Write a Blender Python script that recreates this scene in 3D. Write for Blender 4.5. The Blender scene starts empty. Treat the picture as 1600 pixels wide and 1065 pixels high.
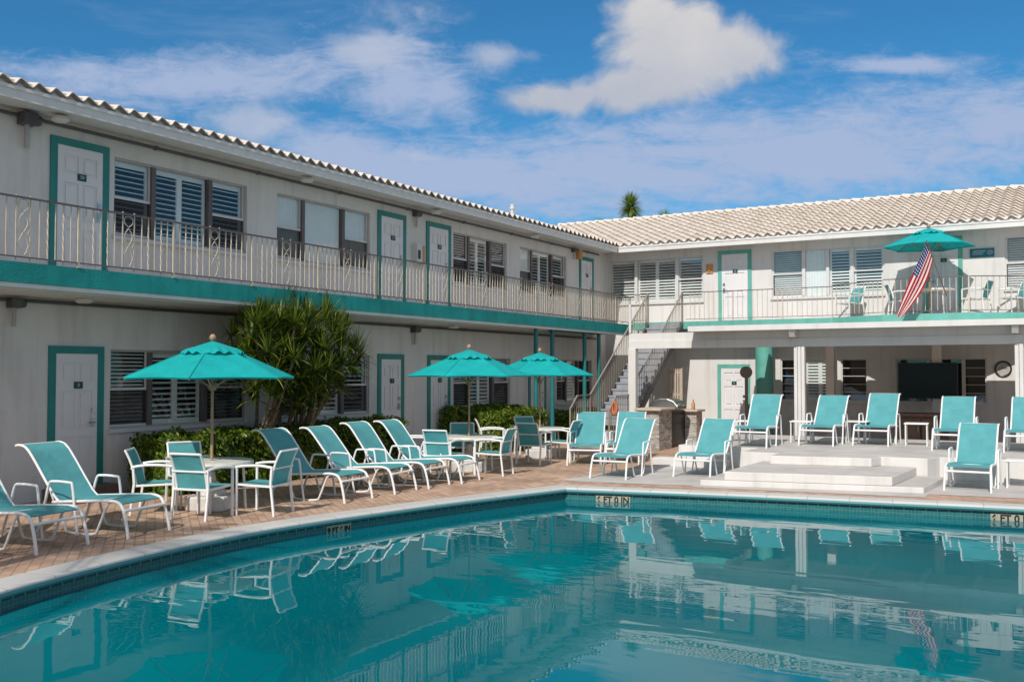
import bpy, bmesh, math, random
from mathutils import Vector, Matrix
random.seed(7)
R = math.radians
sc = bpy.context.scene
col = sc.collection
WX, WY = -13.293, 28.979          # planes of the two facades
G = -0.2                          # level of the paving
# ------------------------------------------------------------------ materials
def new_mat(name):
    m = bpy.data.materials.new(name); m.use_nodes = True
    return m, m.node_tree, m.node_tree.nodes['Principled BSDF']
def N(t, typ, **kw):
    n = t.nodes.new(typ)
    for k, v in kw.items(): setattr(n, k, v)
    return n
def rgb(c): return (c[0], c[1], c[2], 1)
def ramp(t, stops):
    n = N(t, 'ShaderNodeValToRGB'); e = n.color_ramp.elements
    while len(e) < len(stops): e.new(0.5)
    for i, (p, c) in enumerate(stops): e[i].position = p; e[i].color = rgb(c)
    return n
def mat(name, c, rough=0.6, var=0.08, vs=3.0, bump=0.0, bs=40.0, spec=0.5, metal=0.0, stain=0.0):
    """paint / plaster / cloth: base colour with soft variation, optional weathering and bump"""
    m, t, b = new_mat(name)
    tc = N(t, 'ShaderNodeTexCoord')
    n = N(t, 'ShaderNodeTexNoise'); n.inputs['Scale'].default_value = vs; n.inputs['Detail'].default_value = 6
    t.links.new(tc.outputs['Object'], n.inputs['Vector'])
    lo = [max(0, x*(1-var)) for x in c]; hi = [min(1, x*(1+var)) for x in c]
    r = ramp(t, [(0.3, lo), (0.7, hi)]); t.links.new(n.outputs['Fac'], r.inputs['Fac'])
    out = r.outputs['Color']
    if stain:
        mp = N(t, 'ShaderNodeMapping'); mp.inputs['Scale'].default_value = (3.5, 3.5, .35)
        n2 = N(t, 'ShaderNodeTexNoise'); n2.inputs['Scale'].default_value = 1.6; n2.inputs['Detail'].default_value = 8
        t.links.new(tc.outputs['Object'], mp.inputs['Vector']); t.links.new(mp.outputs['Vector'], n2.inputs['Vector'])
        r2 = ramp(t, [(0.5, (1, 1, 1)), (0.75, (1-stain, 1-stain*1.08, 1-stain*1.2))])
        t.links.new(n2.outputs['Fac'], r2.inputs['Fac'])
        mx = N(t, 'ShaderNodeMix', data_type='RGBA', blend_type='MULTIPLY'); mx.inputs['Factor'].default_value = 1
        t.links.new(out, mx.inputs['A']); t.links.new(r2.outputs['Color'], mx.inputs['B']); out = mx.outputs['Result']
    t.links.new(out, b.inputs['Base Color'])
    b.inputs['Roughness'].default_value = rough; b.inputs['Specular IOR Level'].default_value = spec
    b.inputs['Metallic'].default_value = metal
    if bump:
        n3 = N(t, 'ShaderNodeTexNoise'); n3.inputs['Scale'].default_value = bs; n3.inputs['Detail'].default_value = 5
        t.links.new(tc.outputs['Object'], n3.inputs['Vector'])
        bp = N(t, 'ShaderNodeBump'); bp.inputs['Strength'].default_value = bump; bp.inputs['Distance'].default_value = .02
        t.links.new(n3.outputs['Fac'], bp.inputs['Height']); t.links.new(bp.outputs['Normal'], b.inputs['Normal'])
    return m
def cloth(name, c, trans=0.25, weave=220.0):
    m, t, b = new_mat(name)
    tc = N(t, 'ShaderNodeTexCoord')
    n = N(t, 'ShaderNodeTexNoise'); n.inputs['Scale'].default_value = 4; n.inputs['Detail'].default_value = 5
    t.links.new(tc.outputs['Object'], n.inputs['Vector'])
    r = ramp(t, [(.3, [x*.88 for x in c]), (.7, [min(1, x*1.1) for x in c])]); t.links.new(n.outputs['Fac'], r.inputs['Fac'])
    t.links.new(r.outputs['Color'], b.inputs['Base Color']); b.inputs['Roughness'].default_value = .75
    b.inputs['Specular IOR Level'].default_value = .25
    w = N(t, 'ShaderNodeTexNoise'); w.inputs['Scale'].default_value = weave; t.links.new(tc.outputs['Object'], w.inputs['Vector'])
    bp = N(t, 'ShaderNodeBump'); bp.inputs['Strength'].default_value = .12; bp.inputs['Distance'].default_value = .01
    wk = N(t, 'ShaderNodeTexNoise'); wk.inputs['Scale'].default_value = 5; wk.inputs['Detail'].default_value = 3; wk.inputs['Distortion'].default_value = .8; t.links.new(tc.outputs['Object'], wk.inputs['Vector'])
    b0 = N(t, 'ShaderNodeBump'); b0.inputs['Strength'].default_value = .25; b0.inputs['Distance'].default_value = .05; t.links.new(wk.outputs['Fac'], b0.inputs['Height']); t.links.new(b0.outputs['Normal'], bp.inputs['Normal'])
    t.links.new(w.outputs['Fac'], bp.inputs['Height']); t.links.new(bp.outputs['Normal'], b.inputs['Normal'])
    tr = N(t, 'ShaderNodeBsdfTranslucent'); t.links.new(r.outputs['Color'], tr.inputs['Color'])
    mx = N(t, 'ShaderNodeMixShader'); mx.inputs['Fac'].default_value = trans
    t.links.new(b.outputs['BSDF'], mx.inputs[1]); t.links.new(tr.outputs['BSDF'], mx.inputs[2])
    t.links.new(mx.outputs['Shader'], t.nodes['Material Output'].inputs['Surface'])
    return m
M = {}
M['wall'] = mat('white_stucco', (.68, .665, .65), .85, .05, 1.2, .4, 42, .2, stain=.15)
M['wall_low'] = M['wall']
M['trim'] = mat('white_trim', (.68, .665, .64), .5, .04, 2, stain=.10)
M['soffit'] = mat('soffit_boards', (.70, .68, .64), .7, .06, 2, .1, 20)
M['door'] = mat('door_paint', (.72, .71, .72), .45, .03, 2)
M['teal_pale'] = mat('pale_teal_paint', (.12, .40, .34), .6, .1, 3, .05, 40, stain=.15)  # paler teal for the right wing's door frames, balcony slab and column
M['teal'] = mat('teal_paint', (.020, .215, .20), .5, .08, 3, .05, 40, stain=.12)
M['teal_slab'] = mat('teal_stucco', (.016, .275, .265), .75, .16, 2.2, .5, 45, .3, stain=.2)
M['teal_dark'] = mat('teal_post_paint', (.012, .17, .17), .5, .1, 3)
M['tile'] = None
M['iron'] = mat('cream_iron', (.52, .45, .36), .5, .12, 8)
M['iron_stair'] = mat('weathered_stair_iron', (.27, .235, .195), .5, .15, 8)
M['iron_dark'] = mat('brown_iron', (.13, .10, .10), .5, .2, 9)
M['alu'] = mat('window_frame_metal', (.42, .40, .39), .45, .1, 5)
M['alu_dark'] = mat('bronze_mullion', (.12, .10, .10), .45, .15, 5)
M['alu_white'] = mat('white_window_frame', (.62, .61, .60), .45, .06, 5)
M['shutter'] = mat('shutter_white', (.80, .80, .78), .5, .05, 3)
M['shade'] = mat('roller_shade', (.84, .85, .84), .8, .05, 2)
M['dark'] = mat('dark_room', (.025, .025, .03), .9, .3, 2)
M['screen'] = mat('insect_screen', (.045, .042, .045), .9, .2, 3, spec=.1)
M['chrome'] = mat('brushed_metal', (.55, .54, .53), .3, .1, 20, metal=1)
M['black'] = mat('black_plastic', (.015, .015, .017), .35, .2, 6)
M['grey'] = mat('grey_metal', (.085, .085, .09), .5, .15, 6)
M['sling'] = cloth('teal_sling', (.105, .37, .395), .18)
M['umb'] = cloth('teal_canvas', (.008, .42, .425), .22)
M['frame'] = mat('white_powder_coat', (.80, .79, .78), .35, .03, 6)
M['tabletop'] = mat('fibreglass_top', (.66, .63, .57), .4, .1, 9, .15, 60)
M['concrete_white'] = mat('white_concrete', (.62, .60, .57), .8, .12, 6, .3, 40, .2)
M['wood_pole'] = mat('oiled_wood', (.33, .22, .14), .5, .2, 12)
M['deckgrey'] = mat('step_paint', (.47, .445, .42), .75, .14, 2.0, .2, 60, .2)
M['steps'] = mat('white_step_paint', (.68, .655, .63), .7, .06, 2, .15, 50, .2, stain=.16)
M['tread'] = mat('grey_tread', (.30, .31, .34), .7, .12, 5, .1, 60)
M['brown'] = mat('brown_cabinet', (.17, .115, .09), .55, .25, 4, .05, 30)
M['countertop'] = mat('stone_counter', (.52, .43, .34), .4, .12, 12)
M['orange'] = mat('orange_plastic', (.75, .17, .03), .5, .08, 5)
M['taupe'] = mat('taupe_paint', (.20, .175, .155), .6, .1, 6)
M['tan'] = mat('tan_plaque', (.55, .27, .10), .6, .2, 20)
M['sign'] = mat('blue_sign', (.006, .14, .20), .45, .1, 4)
M['plate'] = mat('number_plate', (.008, .055, .06), .4, .1, 4)
M['pale'] = mat('pale_lettering', (.45, .55, .58), .5, .05, 4)
M['ink'] = mat('black_lettering', (.01, .012, .012), .6, .05, 4)
M['label'] = mat('marker_tile', (.40, .38, .29), .5, .1, 6)
M['trunk'] = mat('palm_trunk', (.20, .15, .11), .9, .35, 14, .6, 30)
M['red'] = cloth('flag_red', (.42, .008, .018), .2); M['white_cloth'] = cloth('flag_white', (.72, .68, .67), .2)
M['glass_black'] = mat('screen_glass', (.006, .006, .008), .22, .1, 2, spec=.2)
def leaf(name, cs, trans=.35):
    m, t, b = new_mat(name)
    g = N(t, 'ShaderNodeNewGeometry')
    r = ramp(t, [(i/(len(cs)-1), c) for i, c in enumerate(cs)])
    t.links.new(g.outputs['Random Per Island'], r.inputs['Fac']); t.links.new(r.outputs['Color'], b.inputs['Base Color'])
    b.inputs['Roughness'].default_value = .38; b.inputs['Specular IOR Level'].default_value = .4
    tr = N(t, 'ShaderNodeBsdfTranslucent'); t.links.new(r.outputs['Color'], tr.inputs['Color'])
    mx = N(t, 'ShaderNodeMixShader'); mx.inputs['Fac'].default_value = trans
    t.links.new(b.outputs['BSDF'], mx.inputs[1]); t.links.new(tr.outputs['BSDF'], mx.inputs[2])
    t.links.new(mx.outputs['Shader'], t.nodes['Material Output'].inputs['Surface'])
    return m
M['strap'] = leaf('strap_leaf', [(.018, .040, .010), (.055, .105, .014), (.14, .20, .024), (.34, .37, .05)])
M['hedge'] = leaf('hedge_leaf', [(.025, .055, .008), (.07, .14, .012), (.16, .25, .02), (.26, .30, .03)])
M['gap'] = mat('tile_gap_shade_dirt', (.25, .20, .165), .95, .3, 6)  # dark tone under the tile edges: painted gap shadow plus dirt
M['palm'] = leaf('palm_leaf', [(.07, .13, .03), (.16, .27, .05), (.28, .37, .08)])
M['twig'] = mat('dark_twigs', (.012, .017, .008), .95, .3, 9)
def tile_mat():
    m, t, b = new_mat('roof_tile_cream')
    tc = N(t, 'ShaderNodeTexCoord')
    mp = N(t, 'ShaderNodeVectorMath', operation='MULTIPLY'); mp.inputs[1].default_value = (1/.30, 1/.37, 0)
    uv = N(t, 'ShaderNodeUVMap'); t.links.new(uv.outputs['UV'], mp.inputs[0])
    fl = N(t, 'ShaderNodeVectorMath', operation='FLOOR'); t.links.new(mp.outputs['Vector'], fl.inputs[0])
    wn = N(t, 'ShaderNodeTexWhiteNoise', noise_dimensions='2D'); t.links.new(fl.outputs['Vector'], wn.inputs['Vector'])
    r = ramp(t, [(0, (.60, .53, .46)), (.5, (.645, .575, .50)), (1, (.69, .62, .55))]); t.links.new(wn.outputs['Value'], r.inputs['Fac'])
    n = N(t, 'ShaderNodeTexNoise'); n.inputs['Scale'].default_value = 2.2; n.inputs['Detail'].default_value = 8
    t.links.new(tc.outputs['Object'], n.inputs['Vector'])
    r2 = ramp(t, [(.35, (.90, .88, .86)), (.65, (1, 1, 1))]); t.links.new(n.outputs['Fac'], r2.inputs['Fac'])
    mx = N(t, 'ShaderNodeMix', data_type='RGBA', blend_type='MULTIPLY'); mx.inputs['Factor'].default_value = 1
    t.links.new(r.outputs['Color'], mx.inputs['A']); t.links.new(r2.outputs['Color'], mx.inputs['B'])
    t.links.new(mx.outputs['Result'], b.inputs['Base Color']); b.inputs['Roughness'].default_value = .75
    return m
M['tile'] = tile_mat()
def glass_mat():
    m, t, b = new_mat('window_glass'); t.nodes.remove(b)
    tr = N(t, 'ShaderNodeBsdfTransparent'); tr.inputs['Color'].default_value = (.92, .95, .95, 1)
    gl = N(t, 'ShaderNodeBsdfGlossy'); gl.inputs['Roughness'].default_value = .015
    gl.inputs['Color'].default_value = (.9, .95, .95, 1)
    ge = N(t, 'ShaderNodeNewGeometry'); dp = N(t, 'ShaderNodeVectorMath', operation='DOT_PRODUCT')
    t.links.new(ge.outputs['Normal'], dp.inputs[0]); t.links.new(ge.outputs['Incoming'], dp.inputs[1])
    ab = N(t, 'ShaderNodeMath', operation='ABSOLUTE'); t.links.new(dp.outputs['Value'], ab.inputs[0])
    om = N(t, 'ShaderNodeMath', operation='SUBTRACT'); om.inputs[0].default_value = 1.0; t.links.new(ab.outputs[0], om.inputs[1])
    pw = N(t, 'ShaderNodeMath', operation='POWER'); pw.inputs[1].default_value = 5.0; t.links.new(om.outputs[0], pw.inputs[0])
    ad = N(t, 'ShaderNodeMath', operation='MULTIPLY_ADD'); ad.inputs[1].default_value = .93; ad.inputs[2].default_value = .075; ad.use_clamp = True
    t.links.new(pw.outputs[0], ad.inputs[0])
    tc = N(t, 'ShaderNodeTexCoord'); n = N(t, 'ShaderNodeTexNoise'); n.inputs['Scale'].default_value = 1.3
    t.links.new(tc.outputs['Object'], n.inputs['Vector'])
    bp = N(t, 'ShaderNodeBump'); bp.inputs['Strength'].default_value = .04; bp.inputs['Distance'].default_value = .05
    t.links.new(n.outputs['Fac'], bp.inputs['Height']); t.links.new(bp.outputs['Normal'], gl.inputs['Normal'])
    mx = N(t, 'ShaderNodeMixShader'); t.links.new(ad.outputs[0], mx.inputs['Fac'])
    t.links.new(tr.outputs['BSDF'], mx.inputs[1]); t.links.new(gl.outputs['BSDF'], mx.inputs[2])
    t.links.new(mx.outputs['Shader'], t.nodes['Material Output'].inputs['Surface'])
    return m
M['glass'] = glass_mat()
def paver_mat():
    m, t, b = new_mat('brick_pavers')
    tc = N(t, 'ShaderNodeTexCoord'); mp = N(t, 'ShaderNodeMapping'); mp.inputs['Rotation'].default_value = (0, 0, R(40))
    t.links.new(tc.outputs['Object'], mp.inputs['Vector'])
    br = N(t, 'ShaderNodeTexBrick'); br.inputs['Scale'].default_value = 1; br.inputs['Brick Width'].default_value = .21
    br.inputs['Row Height'].default_value = .105; br.inputs['Mortar Size'].default_value = .007; br.inputs['Mortar Smooth'].default_value = .3
    br.inputs['Color1'].default_value = (.62, .43, .31, 1); br.inputs['Color2'].default_value = (.43, .27, .19, 1)
    br.inputs['Mortar'].default_value = (.34, .25, .19, 1); br.inputs['Bias'].default_value = -.1
    t.links.new(mp.outputs['Vector'], br.inputs['Vector'])
    n = N(t, 'ShaderNodeTexNoise'); n.inputs['Scale'].default_value = 1.1; n.inputs['Detail'].default_value = 9
    t.links.new(tc.outputs['Object'], n.inputs['Vector'])
    r = ramp(t, [(.25, (.60, .58, .58)), (.7, (1.0, .98, .95))]); t.links.new(n.outputs['Fac'], r.inputs['Fac'])
    mx = N(t, 'ShaderNodeMix', data_type='RGBA', blend_type='MULTIPLY'); mx.inputs['Factor'].default_value = 1
    t.links.new(br.outputs['Color'], mx.inputs['A']); t.links.new(r.outputs['Color'], mx.inputs['B'])
    t.links.new(mx.outputs['Result'], b.inputs['Base Color']); b.inputs['Roughness'].default_value = .8
    bp = N(t, 'ShaderNodeBump'); bp.inputs['Strength'].default_value = .5; bp.inputs['Distance'].default_value = .01; bp.invert = True
    t.links.new(br.outputs['Fac'], bp.inputs['Height']); t.links.new(bp.outputs['Normal'], b.inputs['Normal'])
    return m
M['paver'] = paver_mat()
def uvgrid_mat(name, c1, c2, mortar, w, h, ms, rough=.3, bump=.3):
    m, t, b = new_mat(name)
    uv = N(t, 'ShaderNodeUVMap')
    br = N(t, 'ShaderNodeTexBrick', offset=0.0); br.inputs['Scale'].default_value = 1; br.inputs['Brick Width'].default_value = w
    br.inputs['Row Height'].default_value = h; br.inputs['Mortar Size'].default_value = ms
    br.inputs['Color1'].default_value = rgb(c1); br.inputs['Color2'].default_value = rgb(c2); br.inputs['Mortar'].default_value = rgb(mortar)
    t.links.new(uv.outputs['UV'], br.inputs['Vector']); t.links.new(br.outputs['Color'], b.inputs['Base Color'])
    b.inputs['Roughness'].default_value = rough
    bp = N(t, 'ShaderNodeBump'); bp.inputs['Strength'].default_value = bump; bp.inputs['Distance'].default_value = .005; bp.invert = True
    t.links.new(br.outputs['Fac'], bp.inputs['Height']); t.links.new(bp.outputs['Normal'], b.inputs['Normal'])
    return m
M['pooltile'] = uvgrid_mat('pool_mosaic', (.014, .125, .13), (.026, .17, .175), (.09, .22, .22), .05, .05, .004)
M['trimtile'] = uvgrid_mat('pool_trim_tile', (.005, .06, .065), (.01, .085, .09), (.25, .36, .36), .15, .2, .007)
M['coping'] = uvgrid_mat('coping_stone', (.56, .545, .52), (.50, .49, .47), (.33, .32, .30), .6, 3.0, .006, .5)
M['coping_face'] = uvgrid_mat('coping_bullnose', (.13, .33, .34), (.16, .37, .38), (.2, .3, .3), .6, 3.0, .005, .35)
def water_mat():
    m, t, b = new_mat('pool_water')
    tc = N(t, 'ShaderNodeTexCoord')
    n = N(t, 'ShaderNodeTexNoise'); n.inputs['Scale'].default_value = .35; n.inputs['Detail'].default_value = 2
    t.links.new(tc.outputs['Object'], n.inputs['Vector'])
    r = ramp(t, [(.3, (.0, .105, .135)), (.7, (.0, .16, .19))]); t.links.new(n.outputs['Fac'], r.inputs['Fac'])
    t.links.new(r.outputs['Color'], b.inputs['Base Color'])
    b.inputs['Roughness'].default_value = .0; b.inputs['IOR'].default_value = 1.31; b.inputs['Specular IOR Level'].default_value = .5
    mp = N(t, 'ShaderNodeMapping'); mp.inputs['Rotation'].default_value = (0, 0, R(-30)); mp.inputs['Scale'].default_value = (.55, 2.2, 1)
    t.links.new(tc.outputs['Object'], mp.inputs['Vector'])
    n1 = N(t, 'ShaderNodeTexNoise'); n1.inputs['Scale'].default_value = 1.5; n1.inputs['Detail'].default_value = 2.5; n1.inputs['Roughness'].default_value = .45
    t.links.new(mp.outputs['Vector'], n1.inputs['Vector'])
    n2 = N(t, 'ShaderNodeTexNoise'); n2.inputs['Scale'].default_value = .28; t.links.new(tc.outputs['Object'], n2.inputs['Vector'])
    r2 = ramp(t, [(.45, (.12, .12, .12)), (.66, (.9, .9, .9))]); t.links.new(n2.outputs['Fac'], r2.inputs['Fac'])
    mu = N(t, 'ShaderNodeMath', operation='MULTIPLY'); t.links.new(n1.outputs['Fac'], mu.inputs[0]); t.links.new(r2.outputs['Color'], mu.inputs[1])
    bp = N(t, 'ShaderNodeBump'); bp.inputs['Strength'].default_value = .06; bp.inputs['Distance'].default_value = .12
    t.links.new(mu.outputs[0], bp.inputs['Height']); t.links.new(bp.outputs['Normal'], b.inputs['Normal'])
    return m
M['water'] = water_mat()
def stone_mat():
    m, t, b = new_mat('stacked_stone')
    tc = N(t, 'ShaderNodeTexCoord'); mp = N(t, 'ShaderNodeMapping'); mp.inputs['Scale'].default_value = (7, 7, 24)
    t.links.new(tc.outputs['Object'], mp.inputs['Vector'])
    v = N(t, 'ShaderNodeTexVoronoi'); v.inputs['Scale'].default_value = 1; t.links.new(mp.outputs['Vector'], v.inputs['Vector'])
    s = N(t, 'ShaderNodeSeparateColor'); t.links.new(v.outputs['Color'], s.inputs['Color'])
    r = ramp(t, [(0, (.38, .34, .30)), (.5, (.62, .58, .52)), (1, (.80, .76, .70))]); t.links.new(s.outputs['Red'], r.inputs['Fac'])
    e = N(t, 'ShaderNodeTexVoronoi', feature='DISTANCE_TO_EDGE'); t.links.new(mp.outputs['Vector'], e.inputs['Vector'])
    r2 = ramp(t, [(.0, (.35, .33, .31)), (.08, (1, 1, 1))]); t.links.new(e.outputs['Distance'], r2.inputs['Fac'])
    mx = N(t, 'ShaderNodeMix', data_type='RGBA', blend_type='MULTIPLY'); mx.inputs['Factor'].default_value = 1
    t.links.new(r.outputs['Color'], mx.inputs['A']); t.links.new(r2.outputs['Color'], mx.inputs['B'])
    t.links.new(mx.outputs['Result'], b.inputs['Base Color']); b.inputs['Roughness'].default_value = .85
    bp = N(t, 'ShaderNodeBump'); bp.inputs['Strength'].default_value = .8; bp.inputs['Distance'].default_value = .03
    t.links.new(r2.outputs['Color'], bp.inputs['Height']); t.links.new(bp.outputs['Normal'], b.inputs['Normal'])
    return m
M['stone'] = stone_mat()
def canton_mat():
    m, t, b = new_mat('flag_canton')
    uv = N(t, 'ShaderNodeUVMap'); v = N(t, 'ShaderNodeVectorMath', operation='MULTIPLY'); v.inputs[1].default_value = (27.5*2, 9.0, 0)
    t.links.new(uv.outputs['UV'], v.inputs[0]); fr = N(t, 'ShaderNodeVectorMath', operation='FRACTION'); t.links.new(v.outputs['Vector'], fr.inputs[0])
    mp = N(t, 'ShaderNodeMapping')
    br = N(t, 'ShaderNodeTexVoronoi', voronoi_dimensions='2D'); br.inputs['Randomness'].default_value = 0.0
    v2 = N(t, 'ShaderNodeVectorMath', operation='MULTIPLY'); v2.inputs[1].default_value = (26, 13, 0)
    t.links.new(uv.outputs['UV'], v2.inputs[0]); t.links.new(v2.outputs['Vector'], br.inputs['Vector']); br.inputs['Scale'].default_value = 1
    r = ramp(t, [(.20, (.72, .71, .74)), (.25, (.012, .016, .10))]); t.links.new(br.outputs['Distance'], r.inputs['Fac'])
    t.links.new(r.outputs['Color'], b.inputs['Base Color']); b.inputs['Roughness'].default_value = .8
    return m
M['canton'] = canton_mat()
# ------------------------------------------------------------------ mesh helpers
class MB:
    def __init__(s): s.v = []; s.f = []; s.m = []; s.uv = {}
    def face(s, idx, mi=0, uv=None):
        s.f.append(tuple(idx)); s.m.append(mi)
        if uv: s.uv[len(s.f)-1] = uv
    def pts(s, ps):
        i = len(s.v); s.v += [tuple(p) for p in ps]; return i
    def poly(s, ps, mi=0, uv=None):
        i = s.pts(ps); s.face(range(i, i+len(ps)), mi, uv)
    def box(s, x0, x1, y0, y1, z0, z1, mi=0, f=None):
        c = [(x, y, z) for z in (z0, z1) for x, y in ((x0, y0), (x1, y0), (x1, y1), (x0, y1))]
        if f: c = [f(*p) for p in c]
        i = s.pts(c)
        for q in ((3, 2, 1, 0), (4, 5, 6, 7), (0, 1, 5, 4), (1, 2, 6, 5), (2, 3, 7, 6), (3, 0, 4, 7)): s.face([i+k for k in q], mi)
    def bar(s, a, b, w, h=None, mi=0, up=(0, 0, 1), twist=0.0, n=1):
        a = Vector(a); b = Vector(b); h = h or w
        d = (b-a).normalized(); u = Vector(up)
        if abs(d.dot(u)) > .99: u = Vector((0, 1, 0))
        x = d.cross(u).normalized(); y = x.cross(d).normalized()
        i = len(s.v)
        for k in range(n+1):
            p = a.lerp(b, k/n); an = twist*k/n; c, q = math.cos(an), math.sin(an)
            xx = x*c+y*q; yy = y*c-x*q
            s.v += [tuple(p+xx*sx*w/2+yy*sy*h/2) for sx, sy in ((-1, -1), (1, -1), (1, 1), (-1, 1))]
        for k in range(n):
            o = i+4*k
            for j in range(4): s.face((o+j, o+(j+1) % 4, o+4+(j+1) % 4, o+4+j), mi)
        s.face((i+3, i+2, i+1, i), mi); o = i+4*n; s.face((o, o+1, o+2, o+3), mi)
    def tube(s, pts, r, seg=8, mi=0, smooth=3, closed=False, r2=None, sx=1.0):
        P = [Vector(p) for p in pts]
        if smooth > 1 and len(P) > 2:
            Q = []
            for k in range(len(P)-1):
                p0 = P[max(k-1, 0)]; p1 = P[k]; p2 = P[k+1]; p3 = P[min(k+2, len(P)-1)]
                for j in range(smooth):
                    t = j/smooth
                    Q.append(.5*((2*p1)+(p2-p0)*t+(2*p0-5*p1+4*p2-p3)*t*t+(3*p1-p0-3*p2+p3)*t**3))
            Q.append(P[-1]); P = Q
        n = len(P); i = len(s.v); up = Vector((0, 0, 1)); X = None
        for k in range(n):
            d = (P[min(k+1, n-1)]-P[max(k-1, 0)]).normalized()
            if X is None:
                u = up if abs(d.dot(up)) < .9 else Vector((1, 0, 0)); X = d.cross(u).normalized()
            else: X = (X-d*X.dot(d)).normalized()
            Y = d.cross(X); rr = r if r2 is None else r+(r2-r)*k/(n-1)
            s.v += [tuple(P[k]+X*math.cos(2*math.pi*j/seg)*rr*sx+Y*math.sin(2*math.pi*j/seg)*rr) for j in range(seg)]
        for k in range(n-1):
            for j in range(seg):
                a = i+k*seg+j; b = i+k*seg+(j+1) % seg
                s.face((a, b, b+seg, a+seg), mi)
        s.face([i+j for j in range(seg)][::-1], mi); s.face([i+(n-1)*seg+j for j in range(seg)], mi)
    def lathe(s, prof, seg=24, c=(0, 0, 0), mi=0, scallop=0.0, ns=0):
        i = len(s.v)
        for r, z in prof:
            for j in range(seg):
                a = 2*math.pi*j/seg; rr = r*(1+scallop*math.cos(ns*a)) if ns else r
                s.v.append((c[0]+rr*math.cos(a), c[1]+rr*math.sin(a), c[2]+z))
        for k in range(len(prof)-1):
            for j in range(seg):
                a = i+k*seg+j; b = i+k*seg+(j+1) % seg
                s.face((a, b, b+seg, a+seg), mi)
        s.face([i+j for j in range(seg)][::-1], mi); s.face([i+(len(prof)-1)*seg+j for j in range(seg)], mi)
    def sheet(s, rows, mi=0):
        i = len(s.v); n = len(rows[0])
        for r in rows: s.v += [tuple(p) for p in r]
        for a in range(len(rows)-1):
            for b in range(n-1):
                k = i+a*n+b; s.face((k, k+1, k+n+1, k+n), mi)
    def prism(s, poly, z0, z1, mi=0, mtop=None):
        n = len(poly); i = s.pts([(x, y, z0) for x, y in poly]+[(x, y, z1) for x, y in poly])
        s.face([i+k for k in range(n)][::-1], mi); s.face([i+n+k for k in range(n)], mi if mtop is None else mtop)
        for k in range(n): s.face((i+k, i+(k+1) % n, i+n+(k+1) % n, i+n+k), mi)
    def mesh(s, name, mats, smooth=False):
        me = bpy.data.meshes.new(name); me.from_pydata(s.v, [], s.f)
        for m in (mats if isinstance(mats, (list, tuple)) else [mats]): me.materials.append(m)
        me.polygons.foreach_set('material_index', s.m)
        if s.uv:
            ul = me.uv_layers.new(name='UVMap')
            for fi, uvs in s.uv.items():
                for li, uv in zip(me.polygons[fi].loop_indices, uvs): ul.data[li].uv = uv
        bm = bmesh.new(); bm.from_mesh(me); bmesh.ops.recalc_face_normals(bm, faces=bm.faces); bm.to_mesh(me); bm.free()
        if smooth:
            me.polygons.foreach_set('use_smooth', [True]*len(me.polygons))
            try: me.set_sharp_from_angle(angle=R(40))
            except Exception: pass
        me.update(); return me
    def build(s, name, mats, parent=None, smooth=False, bevel=0.0):
        o = bpy.data.objects.new(name, s.mesh(name, mats, smooth)); col.objects.link(o)
        if parent is not None:
            o.parent = parent; o.location = -woff(parent)
        if bevel:
            b = o.modifiers.new('edge', 'BEVEL'); b.width = bevel; b.segments = 2; b.limit_method = 'ANGLE'; b.angle_limit = R(50)
        return o
def woff(o):
    v = Vector((0, 0, 0))
    while o is not None: v = v+o.location; o = o.parent
    return v
def tag(o, label=None, cat=None, group=None, kind=None):
    if label: o['label'] = label
    if cat: o['category'] = cat
    if group: o['group'] = group
    if kind: o['kind'] = kind
    return o
def thing(name, label, cat, loc=(0, 0, 0), group=None):
    o = bpy.data.objects.new(name, None); o.empty_display_size = .2; col.objects.link(o); o.location = loc
    return tag(o, label, cat, group)
def kids(o): return [c for c in bpy.data.objects if c.parent == o]
def copy_tree(o, parent=None):
    c = o.copy(); col.objects.link(c)
    if parent is not None: c.parent = parent
    for ch in kids(o): copy_tree(ch, c)
    return c
def place(proto, used, loc, rz, label, sub=None):
    o = proto if not used else copy_tree(proto)
    o.location = loc; o.rotation_euler = (0, 0, rz); o['label'] = label
    return o
def text_mesh(txt, size, name='lettering', depth=.002, bold=.0):
    cu = bpy.data.curves.new(name, 'FONT'); cu.body = txt; cu.size = size; cu.align_x = 'CENTER'; cu.align_y = 'CENTER'; cu.extrude = depth; cu.offset = bold
    ob = bpy.data.objects.new(name, cu); col.objects.link(ob)
    dg = bpy.context.evaluated_depsgraph_get(); me = bpy.data.meshes.new_from_object(ob.evaluated_get(dg))
    bpy.data.objects.remove(ob); return me
# facade frames: (u along the wall, n out of the wall, z)
FL = lambda u, n, z: (WX+n, u, z)
FR = lambda u, n, z: (u, WY-n, z)
def wall_holes(mb, f, u0, u1, z0, z1, holes, depth=.14, mi=0):
    us = sorted({u0, u1}|{h[0] for h in holes}|{h[1] for h in holes}); zs = sorted({z0, z1}|{h[2] for h in holes}|{h[3] for h in holes})
    for a, b in zip(us, us[1:]):
        for c, d in zip(zs, zs[1:]):
            if any(h[0] <= a and b <= h[1] and h[2] <= c and d <= h[3] for h in holes): continue
            mb.poly([f(a, 0, c), f(b, 0, c), f(b, 0, d), f(a, 0, d)], mi)
    for h in holes:
        a, b, c, d = h
        for p, q in (((a, c), (b, c)), ((b, c), (b, d)), ((b, d), (a, d)), ((a, d), (a, c))):
            mb.poly([f(p[0], 0, p[1]), f(q[0], 0, q[1]), f(q[0], -depth, q[1]), f(p[0], -depth, p[1])], mi)
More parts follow.
